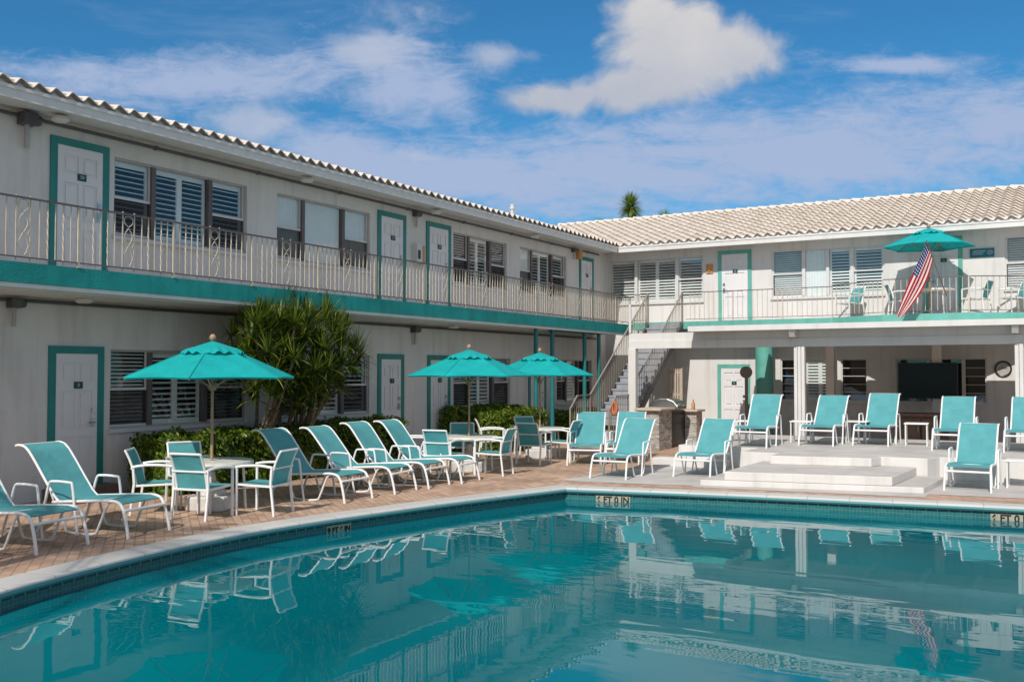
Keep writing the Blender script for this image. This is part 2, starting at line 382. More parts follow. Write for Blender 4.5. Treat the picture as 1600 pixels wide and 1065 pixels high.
# ------------------------------------------------------------------ doors and windows
def make_door(f, u0, u1, z0, z1, parent, num, hinge_left=True):
    """frame outer size u0..u1, z0..z1"""
    fw = .115
    d0, d1, dt = u0+fw, u1-fw, z1-fw
    mb = MB()
    W = d1-d0; H = dt-z0
    pan = []
    for (a, b) in ((.13, .46), (.54, .87)):
        for (c, d) in ((.07, .37), (.43, .72), (.79, .93)): pan.append((d0+W*a, d0+W*b, z0+H*c, z0+H*d))
    g = lambda u, n, z: f(u, n+.022, z)
    wall_holes(mb, g, d0, d1, z0, dt, pan, .02)
    for a, b, c, d in pan:
        mb.poly([g(a, -.02, c), g(b, -.02, c), g(b, -.02, d), g(a, -.02, d)])
        mb.box(a+.045, b-.045, -.02, -.004, c+.045, d-.045, 0, g)
    dr = mb.build('door', M['door'], parent)
    m2 = MB()
    m2.box(u0, d0, 0, .03, z0, z1, 0, f); m2.box(d1, u1, 0, .03, z0, z1, 0, f); m2.box(d0, d1, 0, .03, dt, z1, 0, f)
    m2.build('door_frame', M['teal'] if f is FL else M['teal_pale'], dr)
    hu = d1-.07 if hinge_left else d0+.07
    m3 = MB()
    m3.box(hu-.03, hu+.03, .022, .034, z0+.88, z0+1.02, 0, f); m3.tube([f(hu, .02, z0+.95), f(hu, .07, z0+.95), f(hu-(.11 if hinge_left else -.11), .075, z0+.95)], .012, 6, 0, 1)
    m3.box(hu-.032, hu+.032, .022, .045, z0+1.10, z0+1.165, 0, f)
    m3.build('handle', M['chrome'], dr)
    m4 = MB(); cu = (d0+d1)/2+.02
    m4.box(cu-.075, cu+.075, .022, .034, z0+1.47, z0+1.575, 0, f)
    pl = m4.build('number_plate', M['plate'], dr)
    if num:
        me = text_mesh(num, .075); o = bpy.data.objects.new('number', me); me.materials.append(M['pale']); col.objects.link(o)
        o.parent = pl; c = Vector(f(cu, .0365, z0+1.5225)); o.location = c-woff(pl)
        o.rotation_euler = (R(90), 0, R(90) if f is FL else 0)
    return dr
def slats(mb, f, u0, u1, z0, z1, n0, pitch=.085, w=.062, tilt=24, mi=0):
    if f is FR: w, tilt = .074, 40
    k = int((z1-z0)/pitch); ct, st = math.cos(R(tilt)), math.sin(R(tilt))
    for i in range(k):
        z = z0+(i+.5)*(z1-z0)/k
        a = (n0-ct*w/2, z+st*w/2); b = (n0+ct*w/2, z-st*w/2)
        th = .008
        ps = [(a[0], a[1]-th/2), (b[0], b[1]-th/2), (b[0], b[1]+th/2), (a[0], a[1]+th/2)]
        i0 = mb.pts([f(u0, n, zz) for n, zz in ps]+[f(u1, n, zz) for n, zz in ps])
        for q in range(4): mb.face((i0+q, i0+(q+1) % 4, i0+4+(q+1) % 4, i0+4+q), mi)
def make_window(f, units, z0, z1, parent, frame_m='alu', mull_m='alu_dark', split=.5, sill=True):
    """units: (u0,u1,kind,fill) kind sash|fixed|jalousie; fill shutter|double|shade|blind|none|open"""
    U0, U1 = units[0][0], units[-1][1]
    fr = MB(); gl = MB(); scns = []; sh = MB(); bk = MB(); shd = MB()
    e = .035
    fr.box(U0, U1, -.10, -.04, z1-e, z1, 0, f); fr.box(U0, U1, -.10, -.04, z0, z0+e, 0, f)
    fr.box(U0, U0+e, -.10, -.04, z0+e, z1-e, 0, f); fr.box(U1-e, U1, -.10, -.04, z0+e, z1-e, 0, f)
    for (a, b) in zip(units, units[1:]):
        c = (a[1]+b[0])/2; fr.box(c-.045, c+.045, -.10, -.02, z0+e, z1-e, 1, f)
    if sill: fr.box(U0-.03, U1+.03, -.02, .05, z0-.06, z0-.002, 2, f)
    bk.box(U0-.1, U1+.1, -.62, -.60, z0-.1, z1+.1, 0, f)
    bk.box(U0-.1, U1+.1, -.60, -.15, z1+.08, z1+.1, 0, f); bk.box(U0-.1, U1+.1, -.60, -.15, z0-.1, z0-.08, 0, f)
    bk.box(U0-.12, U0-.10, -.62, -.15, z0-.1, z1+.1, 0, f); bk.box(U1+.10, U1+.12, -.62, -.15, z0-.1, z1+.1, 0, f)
    for k, (a, b, kind, fill) in enumerate(units):
        a += e if k == 0 else .045; b -= e if k == len(units)-1 else .045
        zm = z0+(z1-z0)*split
        if kind in ('sash', 'open'):
            fr.box(a, b, -.095, -.055, zm-.02, zm+.02, 2, f)
            for x in (a, b-.025): fr.box(x, x+.025, -.09, -.06, zm+.02, z1-e, 2, f)
            gl.poly([f(a, -.075, zm), f(b, -.075, zm), f(b, -.075, z1-e), f(a, -.075, z1-e)])
            gl.poly([f(a, -.085, z0+e), f(b, -.085, z0+e), f(b, -.085, zm), f(a, -.085, zm)])
            fr.box(a, b, -.078, -.055, z0+e, z0+e+.03, 2, f)
            n = int((b-a)/.02)
            if kind == 'sash': scns.append(MB()); scns[-1].poly([f(a, -.065, z0+e+.03), f(b, -.065, z0+e+.03), f(b, -.065, zm-.02), f(a, -.065, zm-.02)])
        elif kind == 'jalousie':
            kk = 5
            for i in range(kk):
                za = z0+e+(z1-z0-2*e)*i/kk; zb = z0+e+(z1-z0-2*e)*(i+1)/kk
                gl.poly([f(a, -.055, za), f(b, -.055, za), f(b, -.085, zb), f(a, -.085, zb)])
                fr.box(a, b, -.07, -.045, za-.008, za+.008, 2, f)
        else:
            gl.poly([f(a, -.07, z0+e), f(b, -.07, z0+e), f(b, -.07, z1-e), f(a, -.07, z1-e)])
        if fill in ('shutter', 'double'):
            parts = [(a, b)] if fill == 'shutter' else [(a, (a+b)/2), ((a+b)/2, b)]
            for (p, q) in parts:
                sw = .055
                sh.box(p, p+sw, -.15, -.118, z0+.02, z1-.02, 0, f); sh.box(q-sw, q, -.15, -.118, z0+.02, z1-.02, 0, f)
                sh.box(p+sw, q-sw, -.15, -.118, z1-.12, z1-.02, 0, f); sh.box(p+sw, q-sw, -.15, -.118, z0+.02, z0+.12, 0, f)
                slats(sh, f, p+sw, q-sw, z0+.12, z1-.12, -.135)
        elif fill == 'blind':
            slats(sh, f, a+.02, b-.02, z0+.04, z1-.04, -.13, .06, .045, 26)
        elif fill == 'shade':
            rows = []
            for j in range(25):
                uu = a+(b-a)*j/24; nn = -.112+.006*math.sin(j*1.9)
                rows.append([f(uu, nn, z0+.03), f(uu, nn, z1-.03)])
            shd.sheet(rows)
    w = fr.build('window', [M[frame_m], M[mull_m], M['alu_white']], parent)
    gl.build('pane', M['glass'], w); bk.build('room_lining', M['dark'], w)
    if sh.f: sh.build('shutter', M['shutter'], w)
    if shd.f: shd.build('shade', M['shade'], w)
    for q_ in scns: q_.build('screen', SCREEN, w)
    return w
def screen_mat():
    m, t, b = new_mat('mesh_screen'); t.nodes.remove(b)
    d = N(t, 'ShaderNodeBsdfDiffuse'); d.inputs['Color'].default_value = (.05, .045, .048, 1)
    tr = N(t, 'ShaderNodeBsdfTransparent'); mx = N(t, 'ShaderNodeMixShader'); mx.inputs['Fac'].default_value = .42
    t.links.new(d.outputs['BSDF'], mx.inputs[1]); t.links.new(tr.outputs['BSDF'], mx.inputs[2])
    t.links.new(mx.outputs['Shader'], t.nodes['Material Output'].inputs['Surface'])
    return m
SCREEN = screen_mat()
# ------------------------------------------------------------------ left wing
LW = thing('motel_wing', 'white two-storey motel wing in shade on the left, teal door frames and balcony edge', 'building', (WX, 13, G))
YA, YB = -3.0, WY
UZ0, UZ1 = 3.86, 5.12; LZ0, LZ1 = .79, 2.05
uw = [[(10.28, 11.07, 'sash', 'shutter'), (11.07, 12.30, 'fixed', 'double'), (12.30, 13.16, 'sash', 'shutter')],
      [(13.94, 14.70, 'sash', 'shade'), (14.70, 15.92, 'fixed', 'shade'), (15.92, 16.78, 'sash', 'shade')],
      [(20.03, 20.77, 'sash', 'blind'), (20.77, 21.80, 'fixed', 'double'), (21.80, 22.62, 'sash', 'blind')],
      [(23.33, 24.03, 'sash', 'shade'), (24.03, 25.25, 'fixed', 'double'), (25.25, 26.12, 'sash', 'shutter')],
      [(3.6, 4.4, 'sash', 'shutter'), (4.4, 5.6, 'fixed', 'double'), (5.6, 6.4, 'sash', 'shutter')]]
lw = [[(10.25, 11.04, 'sash', 'blind'), (11.04, 12.22, 'fixed', 'double'), (12.22, 13.18, 'sash', 'blind')],
      [(13.98, 14.75, 'sash', 'shutter'), (14.75, 15.92, 'fixed', 'shutter'), (15.92, 16.78, 'sash', 'shutter')],
      [(20.05, 20.80, 'sash', 'blind'), (20.80, 21.95, 'fixed', 'double'), (21.95, 22.80, 'sash', 'blind')],
      [(25.50, 26.15, 'sash', 'shutter'), (26.15, 26.95, 'fixed', 'shutter'), (26.95, 27.85, 'sash', 'none')]]
holes = [(w[0][0], w[-1][1], UZ0, UZ1) for w in uw]+[(w[0][0], w[-1][1], LZ0, LZ1) for w in lw]
mb = MB(); wall_holes(mb, FL, YA, YB, G-.1, 5.62, holes); wall = mb.build('wall', M['wall'], LW)
for w in uw: make_window(FL, w, UZ0, UZ1, LW)
for w in lw: make_window(FL, w, LZ0, LZ1, LW)
for (u0, u1, n) in ((9.15, 10.17, '50'), (17.03, 18.06, '52'), (18.87, 19.90, '53'), (26.98, 27.98, '54')): make_door(FL, u0, u1, 3.15, 5.235, LW, n)
for (u0, u1, n) in ((9.17, 10.12, '8'), (17.05, 18.0, '7'), (18.93, 19.88, '6'), (23.78, 24.80, '5')): make_door(FL, u0, u1, -.03, 2.085, LW, n)
for (u0, u1) in ((9.1, 10.2), (17.0, 18.05), (18.88, 19.93), (23.7, 24.85)):
    mb = MB(); mb.box(WX, WX+.32, u0, u1, G, -.035); mb.build('door_stoop', M['brown'], LW)
# balcony slab with rough teal edge
BX = -11.99
mb = MB(); mb.box(WX, BX, YA, 28.03, 2.86, 3.13); sl = mb.build('balcony_slab', M['teal_slab'], LW)
mb = MB(); mb.box(WX, BX-.05, YA, 28.03, 3.131, 3.136); mb.build('balcony_floor', M['deckgrey'], LW)
mb = MB(); mb.box(WX+.002, BX-.12, YA, 22.9, 2.80, 2.857)
for k in range(8): mb.box(WX+.003+.14*k, WX+.128+.14*k, YA, 22.88, 2.785, 2.80)
mb.build('balcony_soffit', M['soffit'], LW)
mb = MB(); mb.box(BX-.115, BX-.015, YA, 28.03, 2.80, 2.857); mb.build('drip_board', M['trim'], LW)
# roof: barrel tiles
EX, EZ, PITCH = -12.55, 5.68, .322
def barrel(t):      # tile cross-section over one pitch 0..1
    return .058*abs(math.sin(math.pi*t))**.8 if t < .62 else -.022*math.sin(math.pi*(t-.62)/.38)
def roof_mesh(frm, length, run, pitch, TW=.30, clip=None, amp=1.0):
    """S-tiles: frm(s along eave, d up the slope run, h) -> point"""
    TR = .37; K = 10
    mbr = MB(); ns = int(length/TW); nr = int(run/TR)+1
    cols = [(i+k/K)*TW for i in range(ns) for k in range(K)]+[ns*TW]
    hs = [amp*(.05*math.sin(2*math.pi*s/TW)+.010*math.sin(4*math.pi*s/TW)) for s in cols]; n = len(cols)
    for r in range(nr):
        d0, d1 = r*TR, min((r+1)*TR+.02, run)
        jit = [random.uniform(-.004, .004) for _ in range(ns+1)]
        ring = lambda d, lift: [tuple(frm(s, d, d*pitch+h+lift+jit[k//K])) for k, (s, h) in enumerate(zip(cols, hs))]
        i = mbr.pts(ring(d0, .058)); mbr.pts(ring(d1, .004)); mbr.pts(ring(d0, .058)); mbr.pts(ring(d0+.001, .038)); mbr.pts(ring(d0+.02, .038)); mbr.pts(ring(d0+.022, .0))
        for k in range(n-1):
            sm = (cols[k]+cols[k+1])/2
            if clip and not clip(sm, (d0+d1)/2): continue
            uv = [(cols[k]+.001, d0+.01), (cols[k+1]-.001, d0+.01), (cols[k+1]-.001, d0+.3), (cols[k]+.001, d0+.3)]
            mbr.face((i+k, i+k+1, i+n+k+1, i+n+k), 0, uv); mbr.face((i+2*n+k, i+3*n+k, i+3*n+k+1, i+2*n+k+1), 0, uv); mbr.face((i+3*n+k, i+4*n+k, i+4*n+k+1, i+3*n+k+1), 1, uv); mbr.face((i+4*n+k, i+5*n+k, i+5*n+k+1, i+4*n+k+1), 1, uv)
    return mbr
RUN = 4.56
fl = lambda s, d, h: (EX+.03-d, YA+s, EZ-.06+h)
mbr = roof_mesh(fl, 36.5, RUN, .300, .265, clip=lambda s, d: (YA+s) < 28.24+d+.25, amp=.82)
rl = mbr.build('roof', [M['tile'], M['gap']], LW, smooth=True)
mb = MB(); mb.box(EX-.07, EX-.035, YA, 28.2, 5.5, 5.69); mb.build('eave_closure', M['trim'], LW)
mb = MB()
mb.poly([(EX-RUN*2, YA, EZ-.2), (EX-RUN, YA, EZ+RUN*.318-.1), (EX-RUN, 33, EZ+RUN*.318-.1), (EX-RUN*2, 33, EZ-.2)])
mb.build('roof_back_slope', M['tile'], LW)
mb = MB(); mb.box(EX-.03, EX-.005, YA, 28.21, 5.42, 5.60); mb.box(EX-.004, EX+.012, YA, 28.22, 5.55, 5.60); mb.build('fascia', M['trim'], LW)
mb = MB(); mb.poly([(WX+.001, YA, 5.50), (EX-.031, YA, 5.445), (EX-.031, 28.2, 5.445), (WX+.001, 28.9, 5.50)]); mb.build('eave_soffit', M['soffit'], LW)
# conduits with brackets
for z, yb in ((5.40, 28.3), (2.725, 28.2)):
    mb = MB(); mb.tube([(WX+.05, YA, z), (WX+.05, yb, z)], .027, 8, 0, 1)
    y = 4.0
    while y < yb: mb.box(WX, WX+.08, y-.02, y+.02, z-.03, z+.03); y += 2.35
    mb.build('conduit', M['grey'], LW)
# soffit lamps
for (y, z) in ((9.05, 5.40), (14.35, 5.40), (18.75, 5.40), (23.5, 5.40)):
    mb = MB(); mb.lathe([(.07, 0), (.12, -.02), (.13, -.06), (.09, -.09)], 12, (WX+.38, y, z+.04)); mb.build('soffit_lamp', M['soffit'], LW, True)
for (y, z) in ((9.4, 2.78), (19.3, 2.78)):
    mb = MB(); mb.lathe([(.07, 0), (.12, -.02), (.13, -.06), (.09, -.09)], 12, (WX+.5, y, z+.02)); mb.build('soffit_lamp', M['soffit'], LW, True)
# vent stack
mb = MB(); mb.lathe([(.05, 0), (.05, .22), (.075, .22), (.075, .28), (.05, .28), (.05, .36)], 10, (-13.4, 23.1, 5.9)); mb.build('vent_pipe', M['alu_white'], LW, True)
# ------------------------------------------------------------------ right wing
RW = thing('motel_wing', 'white two-storey motel wing across the back with its upper wall half sunlit', 'building', (-4, WY, G))
XA, XB = WX, 9.0
rz0, rz1 = 3.87, 5.255
ru = [[(-13.20, -12.27, 'open', 'shutter'), (-12.27, -10.90, 'fixed', 'double'), (-10.90, -10.04, 'open', 'shutter')],
      [(-7.93, -7.0, 'open', 'blind'), (-7.0, -6.32, 'fixed', 'shade'), (-6.32, -5.64, 'fixed', 'shutter'), (-5.64, -4.77, 'open', 'shutter')],
      [(-1.74, -.85, 'open', 'blind'), (-.85, .4, 'fixed', 'double'), (.4, 1.3, 'open', 'shutter')]]
rlw = [[(-7.69, -7.02, 'jalousie', 'none'), (-7.02, -6.14, 'fixed', 'double')], [(-5.97, -5.26, 'jalousie', 'none')],
       [(-4.50, -3.65, 'fixed', 'none'), (-3.65, -2.78, 'fixed', 'none'), (-2.78, -2.22, 'jalousie', 'none')]]
holes = [(w[0][0], w[-1][1], rz0, rz1) for w in ru]+[(w[0][0], w[-1][1], .85, 2.06) for w in rlw]
mb = MB(); wall_holes(mb, FR, XA, XB, G-.1, 5.62, holes); mb.build('wall', M['wall'], RW)
for w in ru: make_window(FR, w, rz0, rz1, RW, 'alu_white', 'alu_white')
for w in rlw: make_window(FR, w, .85, 2.06, RW, 'alu_white', 'alu_white')
make_door(FR, -9.56, -8.53, 3.20, 5.355, RW, '55', False); make_door(FR, -3.74, -2.76, 3.20, 5.355, RW, '56', False); make_door(FR, -9.60, -8.60, -.17, 1.92, RW, '4', True)
# balcony, deeper bay at the right
bal = [(XA, WY), (XA, WY-.95), (-6.0, WY-.95), (-4.55, WY-1.7), (-2.45, WY-1.7), (-1.0, WY-.95), (XB, WY-.95), (XB, WY)]
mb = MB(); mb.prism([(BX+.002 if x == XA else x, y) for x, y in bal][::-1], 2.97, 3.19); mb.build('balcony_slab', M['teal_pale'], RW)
mb = MB(); mb.prism([(BX+.01 if x == XA else x, y+(.05 if y < WY-.1 else 0)) for x, y in bal][::-1], 3.191, 3.196); mb.build('balcony_floor', M['deckgrey'], RW)
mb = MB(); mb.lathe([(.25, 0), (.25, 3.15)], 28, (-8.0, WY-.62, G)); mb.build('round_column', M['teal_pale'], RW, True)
ry = WY-.74
fr_ = lambda s, d, h: (-17.2+s, ry-.03+d, EZ-.06+h)
mbr = roof_mesh(fr_, 26.4, RUN, .335, .30, clip=lambda s, d: (-17.2+s) > EX-d-.2)
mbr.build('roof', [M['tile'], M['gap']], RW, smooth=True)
mb = MB(); mb.box(EX+.02, XB, ry+.035, ry+.07, 5.5, 5.69); mb.build('eave_closure', M['trim'], RW)
mb = MB(); x = -17.0
while x < 9:
    mb.tube([(x, ry+RUN, EZ+RUN*.335-.03), (x+.42, ry+RUN, EZ+RUN*.335-.055)], .11, 10, 0, 1, r2=.09); x += .38
mb.build('ridge_cap', M['tile'], RW, True)
mb = MB(); mb.poly([(-21, ry+RUN, EZ+RUN*.335-.1), (9, ry+RUN, EZ+RUN*.335-.1), (9, ry+2*RUN, EZ-.2), (-21, ry+2*RUN, EZ-.2)]); mb.build('roof_back_slope', M['tile'], RW)
mb = MB(); mb.box(EX+.012, XB, ry+.005, ry+.03, 5.42, 5.60); mb.box(EX+.02, XB, ry-.012, ry+.004, 5.55, 5.60); mb.build('fascia', M['trim'], RW)
mb = MB(); mb.poly([(EX, ry+.031, 5.445), (XB, ry+.031, 5.445), (XB, WY-.001, 5.50), (WX, WY-.001, 5.50)]); mb.build('eave_soffit', M['soffit'], RW)
# ------------------------------------------------------------------ things fixed to the walls
mb = MB(); mb.box(-2.58, -1.99, WY-.03, WY-.002, 4.75, 4.985); o = mb.build('wall_sign', M['sign']); tag(o, 'small dark blue sign with pale lettering on the upper wall right of the umbrella', 'sign')
m2 = MB(); m2.box(-2.50, -2.20, WY-.034, WY-.031, 4.905, 4.925); m2.box(-2.52, -2.24, WY-.034, WY-.031, 4.865, 4.878); m2.box(-2.52, -2.27, WY-.034, WY-.031, 4.825, 4.838)
m2.build('lettering', M['pale'], o)
m2 = MB(); m2.tube([(-2.09+.055*math.cos(a*.4), WY-.036, 4.87+.055*math.sin(a*.4)) for a in range(17)], .008, 6, 0, 1); m2.tube([(-2.13, WY-.036, 4.86), (-2.10, WY-.036, 4.89), (-2.07, WY-.036, 4.865), (-2.04, WY-.036, 4.885)], .008, 6)
m2.build('emblem', M['pale'], o)
mb = MB(); mb.box(-9.93, -9.72, WY-.04, WY-.002, 4.70, 4.98); mb.tube([(-9.83, WY-.05, 4.93), (-9.83, WY-.055, 4.76)], .03, 8, 0, 1)
tag(mb.build('wall_plaque', M['tan']), 'small orange plaque on the upper back wall left of its first door', 'plaque')
# extinguisher cabinet and hose box between two upper doors
t = thing('extinguisher_cabinet', 'pale cabinet with tan side on the upper left wall between two doors', 'cabinet', (WX, 18.45, 4.1))
mb = MB(); mb.box(WX+.002, WX+.16, 18.30, 18.52, 4.18, 4.62); mb.build('body', M['alu_white'], t, bevel=.01)
mb = MB(); mb.box(WX+.002, WX+.15, 18.54, 18.62, 4.18, 4.60); mb.build('side_panel', M['tan'], t)
mb = MB(); mb.box(WX+.161, WX+.175, 18.34, 18.42, 4.28, 4.48); mb.build('opening', M['black'], t)
mb = MB(); mb.box(WX+.002, WX+.14, 26.75, 26.95, 5.12, 5.40); tag(mb.build('wall_box', M['tan']), 'small orange-brown box high on the left wall above the last upper door', 'box')
# wall lights: dark box with hanging tube
def wall_light(y, z, s, label, grp='box lights hung from the conduits of the left wing'):
    t = thing('wall_light', label, 'wall light', (WX, y, z), grp)
    mb = MB(); mb.box(WX+.002, WX+.20*s, y-.11*s, y+.11*s, z-.09*s, z+.09*s); mb.tube([(WX+.12*s, y+.11*s, z), (WX+.12*s, y+.18*s, z)], .08*s, 10, 0, 1); mb.build('housing', M['grey'], t, bevel=.012)
    mb = MB(); mb.tube([(WX+.1*s, y-.01, z-.09*s), (WX+.1*s, y-.01, z-.42*s)], .036*s, 10, 0, 1); mb.build('lamp_tube', M['alu'], t)
wall_light(8.72, 5.36, 1.0, 'dark box light with a hanging tube, high on the wall beside the first upper door')
wall_light(8.58, 2.68, .8, 'dark box light under the balcony at the left edge of the picture')
wall_light(18.4, 5.33, .75, 'slim hanging tube light between two upper doors on the left wall')
wall_light(18.35, 2.66, .8, 'slim hanging tube light under the balcony between two lower doors')
wall_light(26.5, 5.36, .7, 'slim hanging tube light near the inner corner of the upper left wall')
# clock
t = thing('wall_clock', 'round dark rimmed clock on the shaded wall under the patio cover', 'clock', (-1.82, WY, 1.77))
mb = MB(); mb.tube([(-1.82+.19*math.cos(a*math.pi/12), WY-.03, 1.77+.19*math.sin(a*math.pi/12)) for a in range(25)], .022, 8, 0, 1); mb.build('rim', M['black'], t, True)
mb = MB(); mb.tube([(-1.82, WY-.004, 1.77), (-1.82, WY-.02, 1.77)], .185, 24, 0, 1); mb.build('dial', M['alu'], t)
mb = MB(); mb.bar((-1.93, WY-.025, 1.775), (-1.72, WY-.025, 1.785), .014, .008); mb.bar((-1.82, WY-.025, 1.77), (-1.86, WY-.025, 1.83), .014, .008); mb.build('hands', M['black'], t)
# four slim teal posts carrying the left balcony
for k, (y, lab) in enumerate(((22.15, 'first slim dark teal balcony post, behind the left side of the third umbrella'), (23.05, 'second slim dark teal balcony post, standing behind the third umbrella'),
                              (25.0, 'third slim dark teal balcony post, seen beyond the stair foot'), (25.95, 'fourth slim dark teal balcony post, nearest the stair'))):
    mb = MB(); mb.tube([(BX-.16, y, G), (BX-.16, y, 2.80)], .055, 12, 0, 1); o = mb.build('balcony_post', M['teal_dark'], None, True); tag(o, lab, 'post', 'teal posts under the left balcony')
    m2 = MB(); m2.box(BX-.25, BX-.07, y-.09, y+.09, G, G+.02); m2.build('base_plate', M['teal_dark'], o)
# ------------------------------------------------------------------ railings
def scroll_mesh(w=.2, h=.80):
    mb = MB()
    for s in (-1, 1):
        mb.tube([(s*.02, 0, .03), (s*.075, 0, .14), (s*.03, 0, .28), (-s*.05, 0, .40), (-s*.06, 0, .50), (s*.0, 0, .58)], .007, 6)
        mb.tube([(s*.06, 0, .30), (s*.085, 0, .36), (s*.05, 0, .40), (s*.03, 0, .35)], .007, 6)
        mb.tube([(s*.0, 0, .60), (s*.07, 0, .66), (s*.06, 0, .74), (0, 0, .76)], .007, 6)
        mb.tube([(-s*.05, 0, .10), (-s*.09, 0, .17), (-s*.06, 0, .22)], .007, 6)
    for x in (-w/2, w/2): mb.bar((x, 0, -.05), (x, 0, h+.02), .014)
    return mb
def railing(name, a, b, z0, z1, bay, label, grp=None, scroll=True, mat_i='iron', sp=.118, phase=0.0, posts=True, deco=None):
    a = Vector((a[0], a[1], 0)); b = Vector((b[0], b[1], 0)); L = (b-a).length; d = (b-a)/L; up = Vector((0, 0, 1))
    t = thing(name, label, 'railing', (a.x, a.y, z0), grp)
    Pt = lambda s, z: a+d*s+up*z
    mb = MB(); mb.bar(Pt(0, z1), Pt(L, z1), .045, .022); mb.build('handrail', M['iron_dark'], t)
    mb = MB(); mb.bar(Pt(0, z0+.07), Pt(L, z0+.07), .03, .016); mb.build('bottom_rail', M['iron_dark'], t)
    n = max(1, int((L-phase)/bay)+1); k = 0
    sc_me = None; ang = math.atan2(d.y, d.x)
    mbb = MB()
    for i in range(n+1):
        s0 = phase+(i-1)*bay; s1 = min(s0+bay, L); s0 = max(0, s0)
        if s1-s0 < .05: continue
        full = bay/ max(1, round(bay/sp)); nb = max(1, int(round((s1-s0)/full)))
        mbb = MB()
        for j in range(1, nb):
            s = s0+j*(s1-s0)/nb
            mid = abs(s-(s0+s1)/2) < .13 and scroll and (s1-s0) > bay*.8
            if mid: continue
            tw = scroll and j % 2 == 0
            mbb.bar(Pt(s, z0+.02 if j % 4 == 0 else z0+.07), Pt(s, z1), .017 if tw else .014, None, 0, d, 9 if tw else 0, 14 if tw else 1)
        if mbb.f: mbb.build('baluster_panel', M[mat_i], t)
        if scroll and (s1-s0) > bay*.8:
            if sc_me is None: sc_me = scroll_mesh().mesh('scroll_ornament', M[mat_i], True)
            o = bpy.data.objects.new('scroll_ornament', sc_me); col.objects.link(o); o.parent = t; p = Pt((s0+s1)/2, z0+.07)
            o.location = p-woff(t); o.rotation_euler = (0, 0, ang)
        if posts:
            mp = MB(); p = Pt(s1, 0); mp.bar(Pt(s1, z0), Pt(s1, z1+.005), .032); mp.box(p.x-.04, p.x+.04, p.y-.04, p.y+.04, z0, z0+.012); mp.build('post', M[mat_i], t)
    return t
railing('balcony_railing', (BX-.03, YA), (BX-.03, 27.95), 3.13, 3.985, 1.647, 'long cream iron railing with scrolls along the left upper balcony', phase=.20)
railing('balcony_railing', (BX, 28.08), (-11.55, 28.08), 3.19, 4.06, .5, 'short piece of railing in the inner corner left of the stair head', scroll=False)
railing('balcony_railing', (-10.28, 28.08), (-6.0, 28.08), 3.19, 4.06, 1.45, 'thin cream railing of the back balcony between the stair head and the bay', scroll=False, sp=.15)
railing('balcony_railing', (-6.0, 28.08), (-4.55, 27.34), 3.19, 4.10, 1.7, 'slanted piece of railing where the back balcony widens', scroll=False, sp=.15)
railing('balcony_railing', (-4.53, 27.33), (-2.47, 27.33), 3.19, 4.12, 2.1, 'thin cream railing below the flag and balcony umbrella', scroll=False, sp=.15)
railing('balcony_railing', (-2.45, 27.34), (-1.0, 28.08), 3.19, 4.12, 1.7, 'slanted piece of railing right of the balcony umbrella', scroll=False, sp=.15)
railing('balcony_railing', (-.98, 28.08), (8.5, 28.08), 3.19, 4.12, 1.9, 'thin cream railing of the back balcony at the right edge', scroll=False, sp=.15)
# ------------------------------------------------------------------ stair
SXL, SXR = -11.45, -10.35
t = thing('outdoor_stair', 'straight outdoor stair with grey treads and iron railings climbing to the upper balcony', 'stairs', (-10.9, 23.6, G))
mb = MB(); mb.box(SXL, SXR, 22.75, 23.15, G, -.03); mb.box(SXL, SXR, 23.15, 23.98, G, .14); mb.build('landing', M['tread'], t, bevel=.01)
nst = 17; y0, z0, y1, z1 = 23.98, .14, 28.0, 3.19
for k in range(1, nst):
    z = z0+(z1-z0)*k/nst; y = y0+(y1-y0)*(k-1)/(nst-1)
    mb = MB(); mb.box(SXL+.03, SXR-.03, y, y+.30, z-.05, z); mb.box(SXL+.05, SXR-.05, y+.27, y+.285, z-.0+.002, z+(z1-z0)/nst-.052); mb.build('tread', M['tread'], t, bevel=.006)
for x in (SXL, SXR):
    mb = MB()
    mb.poly([(x-.02, y0, z0-.15), (x-.02, y1, z1-.28), (x-.02, y1, z1-.02), (x-.02, y0, z0+.10)]); mb.poly([(x+.02, y0, z0-.15), (x+.02, y1, z1-.28), (x+.02, y1, z1-.02), (x+.02, y0, z0+.10)])
    for p, q in (((y0, z0-.15), (y1, z1-.28)), ((y0, z0+.10), (y1, z1-.02))): mb.poly([(x-.02, p[0], p[1]), (x+.02, p[0], p[1]), (x+.02, q[0], q[1]), (x-.02, q[0], q[1])])
    mb.build('stringer', M['grey'], t)
    mb = MB(); hr = .93
    mb.bar((x, 22.72, .74), (x, 23.12, 1.07), .04, .025); mb.bar((x, 23.12, 1.07), (x, 23.9, 1.08), .04, .025); mb.bar((x, 23.9, 1.08), (x, 28.0, z1+.88), .04, .025)
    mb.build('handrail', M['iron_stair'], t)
    mb = MB()
    for k in range(35):
        f = k/34; y = y0+(y1-y0)*f; mb.bar((x, y, z0+.08+(z1-z0-.1)*f), (x, y, 1.08+(z1+.88-1.08)*max(0, (y-23.9))/4.1), .013)
    for k in range(1, 11):
        y = 22.75+k*.11; mb.bar((x, y, -.03 if y < 23.15 else .14), (x, y, .74+.33*min(1, (y-22.72)/.4)), .013)
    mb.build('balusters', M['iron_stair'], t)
    for y, z, zt in ((22.72, G, .76), (23.9, .14, 1.1), (28.0, 3.1, 4.08)):
        mb = MB(); mb.bar((x, y, z), (x, y, zt), .04); mb.build('newel', M['iron_stair'], t)
# life ring hung on the stair side
mb = MB(); c = Vector((-10.95, 24.45, .72))
mb.tube([(c.x+.06*math.cos(a*math.pi/10), c.y-.1, c.z+.15*math.sin(a*math.pi/10)) for a in range(21)], .05, 10, 0, 1)
tag(mb.build('hose_coil', M['orange'], None, True), 'bright orange coil hanging at the foot of the stair behind the white post', 'hose')
